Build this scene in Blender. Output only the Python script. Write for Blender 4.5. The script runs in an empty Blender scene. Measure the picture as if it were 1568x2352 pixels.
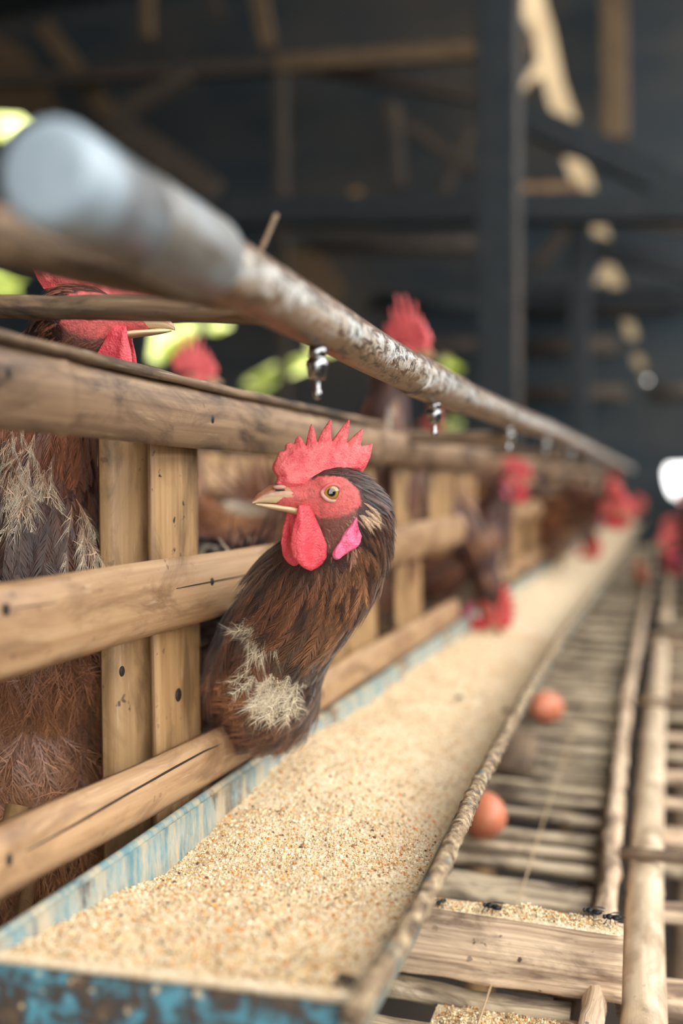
import bpy, math, random
import numpy as np
from mathutils import Vector, Matrix, noise as mnoise
from mathutils.geometry import tessellate_polygon

rng = np.random.default_rng(7)
random.seed(7)
S = bpy.context.scene
COL = S.collection

# ------------------------------------------------------------------ camera
FPX = 2287.0                                   # 35 mm on a 36 mm tall frame, in pixels of 2352
TH = math.atan((1525 - 784) / FPX)             # yaw: the rows run towards (1525, 1110)
PI_ = math.atan((1176 - 1110) / FPX)           # pitch
cd = bpy.data.cameras.new('camera')
cam = bpy.data.objects.new('camera', cd)
COL.objects.link(cam)
cam.rotation_euler = (math.pi / 2 - PI_, 0, TH)
cam.location = (0, 0, 0)
cd.sensor_fit = 'VERTICAL'
cd.sensor_height = 36.0
cd.sensor_width = 24.0
cd.lens = 35.0
cd.clip_start = 0.02
cd.dof.use_dof = True
cd.dof.focus_distance = 0.60
cd.dof.aperture_fstop = 2.6
S.camera = cam

# ------------------------------------------------------------------ world, sun, exposure
S.view_settings.view_transform = 'Standard'
S.view_settings.look = 'None'
S.view_settings.gamma = 1.0
S.view_settings.use_curve_mapping = False
S.view_settings.exposure = 0.0
W = bpy.data.worlds.new('sky')
S.world = W
W.use_nodes = True
wn = W.node_tree
bg = wn.nodes['Background']
bg.inputs['Color'].default_value = (1.0, 0.985, 0.96, 1)
bg.inputs['Strength'].default_value = 4.6
sd = bpy.data.lights.new('sun', 'SUN')
sd.energy = 8.0
sd.color = (1.0, 0.93, 0.80)
sd.angle = math.radians(0.6)
sun = bpy.data.objects.new('sun', sd)
COL.objects.link(sun)
sun.rotation_euler = Vector((0.38, -0.16, -0.9)).to_track_quat('-Z', 'Y').to_euler()

# pixel -> point helpers
_F = np.array([-math.sin(TH) * math.cos(PI_), math.cos(TH) * math.cos(PI_), -math.sin(PI_)])
_R = np.array([math.cos(TH), math.sin(TH), 0.0])
_U = np.cross(_R, _F)
def ray(px, py): return _F + _R * (px - 784) / FPX - _U * (py - 1176) / FPX
def at(px, py, d): return ray(px, py) * d
def onx(px, py, x): r = ray(px, py); return r * x / r[0]
def ony(px, py, y): r = ray(px, py); return r * y / r[1]
def onz(px, py, z): r = ray(px, py); return r * z / r[2]

# ------------------------------------------------------------------ materials
def srgb(r, g, b):
    f = lambda c: (c / 255) / 12.92 if c <= 10 else (((c / 255) + 0.055) / 1.055) ** 2.4
    return (f(r), f(g), f(b), 1.0)

class NT:
    def __init__(s, name):
        s.m = bpy.data.materials.new(name); s.m.use_nodes = True
        s.t = s.m.node_tree; s.n = s.t.nodes; s.b = s.n['Principled BSDF']
    def new(s, typ, **kw):
        nd = s.n.new(typ)
        for k, v in kw.items():
            if k.startswith('_'): setattr(nd, k[1:], v)
            else:
                key = k.replace('__', ' ')
                nd.inputs[key].default_value = v
        return nd
    def link(s, a, b): s.t.links.new(a, b)
    def coord(s, kind='UV', scale=(1, 1, 1), rnd=True):
        tc = s.new('ShaderNodeTexCoord'); mp = s.new('ShaderNodeMapping')
        mp.inputs['Scale'].default_value = scale
        s.link(tc.outputs[kind], mp.inputs['Vector'])
        if rnd:
            oi = s.new('ShaderNodeObjectInfo'); mul = s.new('ShaderNodeMath', _operation='MULTIPLY')
            mul.inputs[1].default_value = 37.0
            s.link(oi.outputs['Random'], mul.inputs[0]); s.link(mul.outputs[0], mp.inputs['Location'])
        return mp.outputs['Vector']
    def noise(s, vec, scale=5, detail=4, rough=0.55, dist=0):
        n = s.new('ShaderNodeTexNoise', Scale=scale, Detail=detail, Roughness=rough, Distortion=dist)
        s.link(vec, n.inputs['Vector']); return n.outputs['Fac']
    def ramp(s, fac, stops):
        r = s.new('ShaderNodeValToRGB'); cr = r.color_ramp
        while len(cr.elements) < len(stops): cr.elements.new(0.5)
        for e, (p, c) in zip(cr.elements, stops):
            e.position = p; e.color = c if hasattr(c, '__len__') else (c, c, c, 1)
        s.link(fac, r.inputs['Fac']); return r.outputs['Color']
    def mix(s, fac, a, b, mode='MIX'):
        m = s.new('ShaderNodeMix', _data_type='RGBA', _blend_type=mode)
        for i, v in ((0, fac), (6, a), (7, b)):
            if hasattr(v, 'links'): s.link(v, m.inputs[i])
            else: m.inputs[i].default_value = v
        return m.outputs[2]
    def bump(s, h, strength=0.3, dist=0.001, prev=None):
        b = s.new('ShaderNodeBump', Strength=strength, Distance=dist)
        s.link(h, b.inputs['Height'])
        if prev is not None: s.link(prev, b.inputs['Normal'])
        return b.outputs['Normal']
    def done(s, color=None, rough=0.6, normal=None, **kw):
        if color is not None:
            if hasattr(color, 'links'): s.link(color, s.b.inputs['Base Color'])
            else: s.b.inputs['Base Color'].default_value = color
        if hasattr(rough, 'links'): s.link(rough, s.b.inputs['Roughness'])
        else: s.b.inputs['Roughness'].default_value = rough
        if normal is not None: s.link(normal, s.b.inputs['Normal'])
        for k, v in kw.items(): s.b.inputs[k.replace('__', ' ')].default_value = v
        return s.m

def fibre_mat(name, light, mid, dark, speck=0.5, rough=0.5, fib=220, blotch=1.0, bump=0.25):
    """cane or wood: streaks along u, blotches, dark specks"""
    t = NT(name)
    uv = t.coord('UV', (6, fib, 1)); f = t.noise(uv, 1.0, 5, 0.6)
    uv2 = t.coord('UV', (14, 40, 1)); bl = t.noise(uv2, 1.0, 5, 0.65, 0.6)
    c = t.ramp(f, [(0.30, mid), (0.62, light)])
    k = t.ramp(bl, [(0.36, 0.75 * blotch), (0.56, 0.0)])
    c = t.mix(k, c, dark)
    uv3 = t.coord('UV', (130, 150, 1)); sp = t.noise(uv3, 1.0, 2, 0.5)
    uv4 = t.coord('UV', (9, 12, 1)); spm = t.noise(uv4, 1.0, 2, 0.5)
    sm = t.ramp(sp, [(0.68, 0.0), (0.72, 1.0)]); sm2 = t.ramp(spm, [(0.50, 0.0), (0.62, speck)])
    k2 = t.mix(1.0, sm, sm2, 'MULTIPLY')
    c = t.mix(k2, c, srgb(38, 30, 26))
    # pale scuffs
    uv5 = t.coord('UV', (30, 500, 1)); sc = t.noise(uv5, 1.0, 3, 0.6)
    c = t.mix(t.ramp(sc, [(0.64, 0.0), (0.72, 0.35)]), c, srgb(226, 205, 175))
    n = t.bump(f, bump, 0.0006)
    n = t.bump(bl, 0.15, 0.002, n)
    return t.done(c, rough, n)

M = {}
M['cane'] = fibre_mat('bamboo_cane', srgb(198, 162, 124), srgb(170, 132, 95), srgb(118, 86, 60), 0.5, 0.42)
M['cane_worn'] = fibre_mat('bamboo_weathered', srgb(172, 142, 112), srgb(134, 106, 82), srgb(80, 62, 50), 0.5, 0.5, blotch=1.25)
M['cane_slat'] = fibre_mat('bamboo_slat', srgb(194, 156, 110), srgb(164, 126, 84), srgb(100, 76, 52), 1.0, 0.45)
M['cane_pole'] = fibre_mat('bamboo_pole', srgb(236, 216, 186), srgb(212, 186, 154), srgb(156, 128, 100), 0.25, 0.45)
M['old_wood'] = fibre_mat('old_grey_wood', srgb(238, 212, 180), srgb(176, 144, 116), srgb(100, 78, 63), 0.9, 0.8, 520, 1.1, 1.0)
M['rack_wood'] = fibre_mat('rack_slat_wood', srgb(216, 198, 168), srgb(158, 136, 110), srgb(80, 64, 52), 0.9, 0.8, 300, 1.3, 0.8)
M['stick'] = fibre_mat('dark_stick', srgb(150, 124, 96), srgb(96, 76, 60), srgb(52, 42, 36), 0.7, 0.7, 200, 1.2, 0.6)
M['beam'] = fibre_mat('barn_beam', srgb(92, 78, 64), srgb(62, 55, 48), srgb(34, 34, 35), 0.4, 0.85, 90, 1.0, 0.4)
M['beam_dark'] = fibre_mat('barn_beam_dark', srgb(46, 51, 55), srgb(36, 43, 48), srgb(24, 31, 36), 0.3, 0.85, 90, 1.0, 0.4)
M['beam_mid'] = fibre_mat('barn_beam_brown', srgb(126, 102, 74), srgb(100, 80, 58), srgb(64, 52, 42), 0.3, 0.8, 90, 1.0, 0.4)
M['beam_lit'] = fibre_mat('barn_beam_lit', srgb(176, 140, 98), srgb(140, 108, 76), srgb(88, 68, 50), 0.3, 0.8, 90, 1.0, 0.4)  # paler copy of the beam wood, the lit look put into its colour

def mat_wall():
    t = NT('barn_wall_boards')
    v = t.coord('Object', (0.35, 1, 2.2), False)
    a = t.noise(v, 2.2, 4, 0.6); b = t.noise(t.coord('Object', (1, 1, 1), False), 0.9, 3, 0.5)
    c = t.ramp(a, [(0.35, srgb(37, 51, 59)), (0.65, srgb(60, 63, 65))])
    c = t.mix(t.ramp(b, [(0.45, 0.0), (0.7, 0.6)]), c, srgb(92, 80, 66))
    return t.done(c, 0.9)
M['wall'] = mat_wall()
def mat_floor():
    t = NT('earth_floor')
    v = t.coord('Object', (1, 1, 1), False)
    a = t.noise(v, 6, 6, 0.65)
    return t.done(t.ramp(a, [(0.3, srgb(40, 36, 33)), (0.7, srgb(74, 64, 54))]), 0.95, t.bump(a, 0.5, 0.02))
M['floor'] = mat_floor()
def mat_bank():
    t = NT('dry_earth_bank')
    v = t.coord('Object', (1, 1, 1), False)
    a = t.noise(v, 3, 5, 0.6)
    return t.done(t.ramp(a, [(0.3, srgb(126, 107, 80)), (0.7, srgb(152, 133, 102))]), 0.95, t.bump(a, 0.4, 0.03))
M['bank'] = mat_bank()

def mat_pvc():
    t = NT('dirty_white_pvc')
    tc = t.new('ShaderNodeTexCoord'); su = t.new('ShaderNodeSeparateXYZ'); sx = t.new('ShaderNodeSeparateXYZ')
    t.link(tc.outputs['UV'], su.inputs[0]); t.link(tc.outputs['Normal'], sx.inputs[0])
    def vec(ku, kr):           # seamless round the pipe: length, and the direction out of the surface
        cb = t.new('ShaderNodeCombineXYZ')
        for o_, k, i_ in ((su.outputs['X'], ku, 0), (sx.outputs['X'], kr, 1), (sx.outputs['Z'], kr, 2)):
            m_ = t.new('ShaderNodeMath', _operation='MULTIPLY'); m_.inputs[1].default_value = k
            t.link(o_, m_.inputs[0]); t.link(m_.outputs[0], cb.inputs[i_])
        return cb.outputs[0]
    base = srgb(214, 214, 210)
    a = t.noise(vec(20, 1.3), 1.0, 6, 0.7, 0.8)
    fl = t.noise(vec(330, 2.2), 1.0, 4, 0.65)            # short streaks round the pipe
    bl = t.noise(vec(70, 2.4), 1.0, 6, 0.75, 0.6)
    big = t.noise(vec(13, 1.0), 1.0, 3, 0.6)
    c = t.mix(t.ramp(a, [(0.40, 0.0), (0.60, 0.8)]), base, srgb(178, 154, 126))
    m1 = t.ramp(fl, [(0.50, 0.0), (0.60, 0.95)]); m2 = t.ramp(big, [(0.36, 0.25), (0.58, 1.0)])
    c = t.mix(t.mix(1.0, m1, m2, 'MULTIPLY'), c, srgb(62, 50, 40))
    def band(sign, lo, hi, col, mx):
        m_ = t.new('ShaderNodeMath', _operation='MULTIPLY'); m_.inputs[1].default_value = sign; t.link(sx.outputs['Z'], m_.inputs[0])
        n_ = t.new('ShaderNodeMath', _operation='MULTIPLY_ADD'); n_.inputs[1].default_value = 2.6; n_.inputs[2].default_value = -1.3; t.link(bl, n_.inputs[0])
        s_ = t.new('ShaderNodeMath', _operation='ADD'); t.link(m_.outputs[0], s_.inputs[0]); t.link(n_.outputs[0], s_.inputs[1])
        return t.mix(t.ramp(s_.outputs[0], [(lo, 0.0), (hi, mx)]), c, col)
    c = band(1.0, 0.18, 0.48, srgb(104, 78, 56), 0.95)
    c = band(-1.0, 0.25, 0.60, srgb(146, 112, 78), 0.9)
    c = t.mix(t.mix(1.0, t.ramp(bl, [(0.50, 0.0), (0.58, 0.95)]), m2, 'MULTIPLY'), c, srgb(58, 47, 40))
    n = t.bump(a, 0.3, 0.001); n = t.bump(fl, 0.25, 0.0006, n)
    return t.done(c, 0.42, n)
M['pvc'] = mat_pvc()
def mat_pvc_cap():
    t = NT('grey_pvc_cap')
    a = t.noise(t.coord('Object', (60, 60, 60), False), 1.0, 4, 0.6)
    c = t.ramp(a, [(0.35, srgb(150, 166, 178)), (0.7, srgb(176, 190, 198))])
    tc = t.new('ShaderNodeTexCoord'); sx = t.new('ShaderNodeSeparateXYZ'); t.link(tc.outputs['UV'], sx.inputs[0])
    b = t.noise(t.coord('UV', (30, 26, 1), False), 1.0, 4, 0.6)
    k = t.mix(1.0, t.ramp(sx.outputs['X'], [(0.016, 0.0), (0.022, 1.0)]), t.ramp(b, [(0.36, 0.55), (0.62, 1.0)]), 'MULTIPLY')
    c = t.mix(k, c, srgb(96, 90, 86))
    return t.done(c, 0.36)
M['cap'] = mat_pvc_cap()
def mat_socket():
    t = NT('grey_pvc_socket')
    a = t.noise(t.coord('UV', (18, 30, 1), False), 1.0, 5, 0.65, 0.5)
    c = t.ramp(a, [(0.36, srgb(150, 156, 160)), (0.52, srgb(118, 112, 104)), (0.68, srgb(84, 72, 62))])
    return t.done(c, 0.4, t.bump(a, 0.2, 0.001))
M['socket'] = mat_socket()
def mat_steel():
    t = NT('stainless_nipple')
    a = t.noise(t.coord('Object', (300, 300, 300), False), 1.0, 3, 0.6)
    return t.done(t.ramp(a, [(0.4, srgb(190, 192, 194)), (0.7, srgb(120, 116, 110))]), 0.25, None, Metallic=1.0)
M['steel'] = mat_steel()

FEED_C = (srgb(250, 234, 204), srgb(234, 208, 168), srgb(192, 160, 118))
def mat_trough():
    t = NT('blue_painted_sheet_metal')
    v = t.coord('Object', (1, 1, 1), False)
    a = t.noise(v, 60, 6, 0.7); b = t.noise(v, 22, 5, 0.65)
    c = t.ramp(a, [(0.3, srgb(82, 118, 126)), (0.7, srgb(122, 156, 160))])
    c = t.mix(t.ramp(b, [(0.52, 0.0), (0.60, 1.0)]), c, srgb(78, 62, 52))     # rust
    d = t.noise(t.coord('Object', (26, 60, 14), False), 1.0, 5, 0.7)
    c = t.mix(t.ramp(d, [(0.40, 0.0), (0.60, 0.85)]), c, srgb(196, 178, 146))          # dried feed
    return t.done(c, 0.6, t.bump(b, 0.4, 0.002))
M['trough'] = mat_trough()
def mat_plate():
    t = NT('rusted_blue_plate')
    v = t.coord('Object', (1, 1, 1), False)
    b = t.noise(v, 70, 5, 0.65, 0.4); a = t.noise(v, 120, 4, 0.6)
    c = t.ramp(b, [(0.38, srgb(80, 140, 156)), (0.47, srgb(66, 92, 100)), (0.53, srgb(60, 50, 44)), (0.7, srgb(104, 86, 66))])
    c = t.mix(t.ramp(a, [(0.62, 0.0), (0.7, 0.7)]), c, FEED_C[1])
    return t.done(c, 0.6, t.bump(b, 0.5, 0.002))
M['plate'] = mat_plate()
def mat_rod():
    t = NT('feed_crusted_rod')
    v = t.coord('Object', (1, 1, 1), False)
    a = t.noise(v, 130, 5, 0.7); b = t.noise(v, 55, 4, 0.6)
    c = t.ramp(a, [(0.36, srgb(66, 54, 46)), (0.50, srgb(150, 126, 98)), (0.66, srgb(214, 192, 156))])
    c = t.mix(t.ramp(b, [(0.60, 0.0), (0.70, 0.8)]), c, srgb(96, 140, 144))
    return t.done(c, 0.8, t.bump(a, 1.0, 0.003))
M['rod'] = mat_rod()
def mat_feed():
    t = NT('ground_maize_feed')
    v = t.coord('Object', (1, 1, 1), False)
    a = t.noise(v, 420, 4, 0.7); b = t.noise(v, 30, 4, 0.6)
    c = t.ramp(a, [(0.30, FEED_C[2]), (0.45, FEED_C[1]), (0.60, FEED_C[0])])
    c = t.mix(t.ramp(b, [(0.5, 0.0), (0.8, 0.5)]), c, srgb(190, 152, 100))
    n = t.bump(a, 0.9, 0.002); n = t.bump(b, 0.4, 0.006, n)
    return t.done(c, 0.85, n)
M['feed'] = mat_feed()
def mat_attr(name, rough=0.7, bumpscale=None, bstr=0.3, **kw):
    t = NT(name)
    at_ = t.new('ShaderNodeAttribute', _attribute_name='Col')
    n = None
    if bumpscale:
        n = t.bump(t.noise(t.coord('Object', (1, 1, 1), False), bumpscale, 4, 0.65), bstr, 0.001)
    return t.done(at_.outputs['Color'], rough, n, **kw)
M['grain'] = mat_attr('crushed_maize_grain', 0.6)
M['feather'] = mat_attr('hen_feather', 0.40, None, 0, Sheen__Weight=0.15)
def mat_skin():
    t = NT('hen_skin')
    at_ = t.new('ShaderNodeAttribute', _attribute_name='Col')
    v = t.coord('Object', (1, 1, 1), False)
    vo = t.new('ShaderNodeTexVoronoi', Scale=900.0); t.link(v, vo.inputs['Vector'])
    n = t.bump(t.noise(v, 260, 5, 0.7, 0.8), 0.7, 0.0015)
    n = t.bump(vo.outputs['Distance'], 0.35, 0.0006, n)
    c = t.mix(t.ramp(t.noise(v, 330, 3, 0.6), [(0.35, 0.35), (0.6, 0.0)]), at_.outputs['Color'], srgb(90, 30, 34))
    return t.done(c, 0.55, n, Subsurface__Weight=0.12, Subsurface__Scale=0.003, Subsurface__Radius=(1.0, 0.25, 0.15))
M['skin'] = mat_skin()
def mat_comb(name, c1, c2):
    t = NT(name)
    v = t.coord('Object', (1, 1, 1), False)
    a = t.noise(v, 130, 5, 0.7); b = t.noise(v, 700, 3, 0.6)
    c = t.ramp(a, [(0.35, c1), (0.65, c2)])
    c = t.mix(t.ramp(b, [(0.60, 0.0), (0.72, 0.35)]), c, srgb(246, 170, 160))
    vo = t.new('ShaderNodeTexVoronoi', Scale=800.0); t.link(v, vo.inputs['Vector'])
    n = t.bump(vo.outputs['Distance'], 0.45, 0.0008); n = t.bump(a, 0.35, 0.002, n)
    return t.done(c, 0.5, n, Subsurface__Weight=0.2, Subsurface__Scale=0.004, Subsurface__Radius=(1.0, 0.25, 0.2))
M['comb'] = mat_comb('red_comb', srgb(214, 70, 80), srgb(238, 118, 116))
M['wattle'] = mat_comb('red_wattle', srgb(210, 56, 72), srgb(230, 92, 100))
M['lobe'] = mat_comb('pink_earlobe', srgb(206, 52, 92), srgb(236, 130, 168))
def mat_beak():
    t = NT('horn_beak')
    at_ = t.new('ShaderNodeAttribute', _attribute_name='Col')
    a = t.noise(t.coord('Object', (1, 1, 1), False), 300, 3, 0.5)
    return t.done(t.mix(t.ramp(a, [(0.5, 0.0), (0.75, 0.3)]), at_.outputs['Color'], srgb(222, 196, 160)), 0.28, None, Coat__Weight=0.3)
M['beak'] = mat_beak()
M['eye'] = mat_attr('hen_eye', 0.06, None, 0, Coat__Weight=1.0, Coat__Roughness=0.03)
M['lid'] = mat_attr('hen_eyelid', 0.5, 900, 0.4)
def flat(name, c, rough=0.6, nscale=80, var=0.15, **kw):
    t = NT(name)
    a = t.noise(t.coord('Object', (1, 1, 1), False), nscale, 4, 0.6)
    lo = tuple(x * (1 - var) for x in c[:3]) + (1,); hi = tuple(min(1, x * (1 + var)) for x in c[:3]) + (1,)
    return t.done(t.ramp(a, [(0.35, lo), (0.65, hi)]), rough, t.bump(a, 0.15, 0.001), **kw)
M['leg'] = flat('hen_leg_scales', srgb(150, 116, 76), 0.5, 300)
M['egg'] = flat('brown_eggshell', srgb(206, 124, 92), 0.42, 240, 0.08)
M['nail'] = flat('rusty_nail', srgb(40, 32, 28), 0.6, 600)
M['crack'] = flat('split_in_cane', srgb(46, 34, 26), 0.9, 600)
M['cord'] = flat('hemp_cord', srgb(190, 164, 128), 0.8, 900)
M['fly'] = flat('fly_body', srgb(30, 31, 34), 0.35, 900, 0.3)
def mat_wing():
    t = NT('fly_wing')
    t.done(srgb(70, 66, 62), 0.3); t.b.inputs['Alpha'].default_value = 0.55
    return t.m
M['wing'] = mat_wing()
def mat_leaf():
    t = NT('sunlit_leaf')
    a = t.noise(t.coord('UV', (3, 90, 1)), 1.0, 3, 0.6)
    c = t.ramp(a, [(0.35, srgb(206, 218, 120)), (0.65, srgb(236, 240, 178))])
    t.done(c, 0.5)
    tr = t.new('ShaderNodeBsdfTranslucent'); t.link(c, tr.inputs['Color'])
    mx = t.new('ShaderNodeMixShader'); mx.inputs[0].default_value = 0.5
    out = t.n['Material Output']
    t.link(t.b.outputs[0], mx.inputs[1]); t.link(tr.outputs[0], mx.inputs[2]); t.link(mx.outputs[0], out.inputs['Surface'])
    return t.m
M['leaf'] = mat_leaf()

# ------------------------------------------------------------------ object helpers
def new_mesh(name, V, Fq, uv=None, col=None, smooth=True):
    """V (n,3); Fq list/array of equal-size faces, or list of mixed faces; uv per vertex; col per vertex"""
    me = bpy.data.meshes.new(name)
    V = np.asarray(V, np.float32)
    if isinstance(Fq, np.ndarray):
        k = Fq.shape[1]; nf = len(Fq)
        me.vertices.add(len(V)); me.vertices.foreach_set('co', V.ravel())
        me.loops.add(nf * k); me.loops.foreach_set('vertex_index', Fq.astype(np.int32).ravel())
        me.polygons.add(nf)
        me.polygons.foreach_set('loop_start', np.arange(0, nf * k, k, dtype=np.int32))
        li = Fq.astype(np.int32).ravel()
        me.update(calc_edges=True)
    else:
        me.from_pydata([tuple(v) for v in V.tolist()], [], Fq)
        li = np.empty(len(me.loops), np.int32); me.loops.foreach_get('vertex_index', li)
    if uv is not None:
        ul = me.uv_layers.new(name='UVMap')
        ul.data.foreach_set('uv', np.asarray(uv, np.float32)[li].ravel())
    if col is not None:
        ca = me.color_attributes.new('Col', 'FLOAT_COLOR', 'POINT')
        c4 = np.ones((len(V), 4), np.float32); c4[:, :3] = np.asarray(col)[:, :3]
        ca.data.foreach_set('color', c4.ravel())
    if smooth:
        me.polygons.foreach_set('use_smooth', np.ones(len(me.polygons), bool))
    me.update()
    return me

def link(name, me, mat, parent=None, loc=None):
    o = bpy.data.objects.new(name, me)
    COL.objects.link(o)
    if mat is not None and len(me.materials) == 0: me.materials.append(mat)
    if parent is not None: o.parent = parent
    if loc is not None: o.location = loc
    return o

def thing(name, label, cat, loc=(0, 0, 0), rz=0.0, group=None):
    o = bpy.data.objects.new(name, None); COL.objects.link(o)
    o.empty_display_size = 0.02
    o.location = tuple(float(c) for c in loc); o.rotation_euler = (0, 0, rz)
    o['label'] = label; o['category'] = cat
    if group: o['group'] = group
    return o
def tag(o, label, cat, group=None, kind=None):
    o['label'] = label; o['category'] = cat
    if group: o['group'] = group
    if kind: o['kind'] = kind
    return o
def struct(o, label=None):
    o['kind'] = 'structure'
    if label: o['label'] = label
    return o
def dup(root, loc, rz, label, scale=1.0, group=None):
    r = root.copy(); COL.objects.link(r)
    r.location = tuple(float(c) for c in loc); r.rotation_euler = (0, 0, rz); r['label'] = label
    r.scale = (scale,) * 3
    if group: r['group'] = group
    for ch in list(root.children):
        c = ch.copy(); COL.objects.link(c); c.parent = r
        for g in list(ch.children):
            d = g.copy(); COL.objects.link(d); d.parent = c
    return r

def nrm(v): v = np.asarray(v, float); return v / max(np.linalg.norm(v), 1e-12)

def sweep(path, prof, up=(0, 0, 1), base=(0, 0, 0), cap=True, closed=True):
    """path (N,3); prof (M,2) or (N,M,2).  returns V, F, UV"""
    path = np.asarray(path, float); N = len(path)
    prof = np.asarray(prof, float)
    if prof.ndim == 2: prof = np.repeat(prof[None], N, 0)
    Mn = prof.shape[1]
    t = np.gradient(path, axis=0); t /= np.linalg.norm(t, axis=1)[:, None]
    up = np.asarray(up, float)
    side = np.cross(t, up); side /= np.linalg.norm(side, axis=1)[:, None]
    nr = np.cross(side, t)
    V = path[:, None] + side[:, None] * prof[:, :, :1] + nr[:, None] * prof[:, :, 1:]
    L = np.concatenate([[0], np.cumsum(np.linalg.norm(np.diff(path, axis=0), axis=1))])
    pd = np.concatenate([[0], np.cumsum(np.linalg.norm(np.diff(prof[0], axis=0), axis=1))])
    UV = np.stack(np.broadcast_arrays(L[:, None], pd[None]), -1).reshape(-1, 2)
    F = []
    mm = Mn if closed else Mn - 1
    for i in range(N - 1):
        for j in range(mm):
            a, b = i * Mn + j, i * Mn + (j + 1) % Mn
            F.append((a, b, b + Mn, a + Mn))
    if cap and closed:
        F.append(tuple(range(Mn - 1, -1, -1))); F.append(tuple((N - 1) * Mn + j for j in range(Mn)))
    return V.reshape(-1, 3) - np.asarray(base), F, UV

def circ(r, n=14, sy=1.0):
    a = np.linspace(0, 2 * np.pi, n, endpoint=False)
    return np.stack([r * np.cos(a), r * sy * np.sin(a)], -1)
def rrect(w, h, b=0.001):
    w, h = w / 2, h / 2
    return np.array([(-w + b, -h), (w - b, -h), (w, -h + b), (w, h - b), (w - b, h), (-w + b, h), (-w, h - b), (-w, -h + b)])
def halfcane(w, b, t=0.004, n=9):
    """split cane: width w along x, bulging b along +y (peak at y = 0)"""
    u = np.linspace(-1, 1, n)
    outer = np.stack([u * w / 2, -b * np.abs(u) ** 2.2], -1)
    ui = np.linspace(0.94, -0.94, 5)
    inner = np.stack([ui * w / 2, -b * np.abs(ui) ** 2.2 - t], -1)
    return np.concatenate([outer, inner])

def interp_path(pts, step):
    pts = np.asarray(pts, float)
    L = np.concatenate([[0], np.cumsum(np.linalg.norm(np.diff(pts, axis=0), axis=1))])
    n = max(2, int(L[-1] / step) + 1)
    s = np.linspace(0, L[-1], n)
    return np.stack([np.interp(s, L, pts[:, k]) for k in range(3)], -1), s
def smooth_path(pts, step, it=3):
    p, s = interp_path(pts, step)
    for _ in range(it):
        q = p.copy(); q[1:-1] = (p[:-2] + 2 * p[1:-1] + p[2:]) / 4; p = q
    return p, s

def cane_piece(pts, w, b, t=0.004, up=(1, 0, 0), nodes=0.32, step=0.03, wob=0.0012, base=(0, 0, 0), n=9, off=0.13, flare=0.06):
    p, s = smooth_path(pts, step, 2)
    ns = np.arange(off, s[-1], nodes)
    extra = np.concatenate([ns + d for d in (-0.006, -0.002, 0.0, 0.003, 0.008)]) if len(ns) else np.array([])
    ss = np.unique(np.concatenate([s, extra[(extra > 0) & (extra < s[-1])] if len(extra) else []]))
    p = np.stack([np.interp(ss, s, p[:, k]) for k in range(3)], -1)
    sd_ = random.random() * 50
    p = p + wob * np.array([[mnoise.noise((v * 7, sd_, k * 9.1)) for k in range(3)] for v in ss])
    pr = halfcane(w, b, t, n)
    g = np.ones(len(ss))
    for q in ns: g += flare * np.exp(-((ss - q) / 0.003) ** 2) - 0.25 * flare * np.exp(-((ss - q - 0.006) / 0.003) ** 2)
    P = np.repeat(pr[None], len(ss), 0) * g[:, None, None]
    P[:, :, 1] += (g[:, None] - 1) * w * 0.35
    return sweep(p, P, up, base)

def stick(pts, r, step=0.02, up=(0, 0, 1), base=(0, 0, 0), n=9, rough=0.12, sy=1.0, r2=None):
    p, s = smooth_path(pts, step, 2)
    sd_ = random.random() * 90
    rad = np.linspace(r, r if r2 is None else r2, len(s))
    P = np.array([circ(1.0, n, sy) * rr * np.array([[1 + rough * 1.6 * mnoise.noise((v * 38, k * 1.7, sd_))] for k in range(n)]) for v, rr in zip(s, rad)])
    p = p + 0.25 * r * np.array([[mnoise.noise((v * 9, sd_, k * 5.1)) for k in range(3)] for v in s])
    return sweep(p, P, up, base)

def board(pts, w, h, step=0.03, up=(0, 0, 1), base=(0, 0, 0), b=0.0012, rough=0.0008):
    p, s = smooth_path(pts, step, 0)
    sd_ = random.random() * 90
    pr = rrect(w, h, b)
    P = np.array([pr + rough * np.array([[mnoise.noise((v * 30, k * 3.3, sd_)), mnoise.noise((v * 30, k * 3.3, sd_ + 7))] for k in range(8)]) for v in s])
    return sweep(p, P, up, base)

def part(name, vfu, mat, parent, **kw):
    V, F, UV = vfu
    return link(name, new_mesh(name, V, F, UV, smooth=kw.get('smooth', True)), mat, parent)

def ball(c, r, n=10, m=7, base=(0, 0, 0)):
    V = [(0, 0, 1)] + [(math.sin(math.pi * i / m) * math.cos(2 * math.pi * j / n), math.sin(math.pi * i / m) * math.sin(2 * math.pi * j / n), math.cos(math.pi * i / m)) for i in range(1, m) for j in range(n)] + [(0, 0, -1)]
    F = [(0, 1 + j, 1 + (j + 1) % n) for j in range(n)]
    for i in range(m - 2):
        for j in range(n):
            a = 1 + i * n + j; b = 1 + i * n + (j + 1) % n
            F.append((a, a + n, b + n, b))
    e = len(V) - 1
    F += [(e, 1 + (m - 2) * n + (j + 1) % n, 1 + (m - 2) * n + j) for j in range(n)]
    V = np.array(V) * np.asarray(r) + np.asarray(c) - np.asarray(base)
    return V, F, V[:, :2] * 1.0

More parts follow.
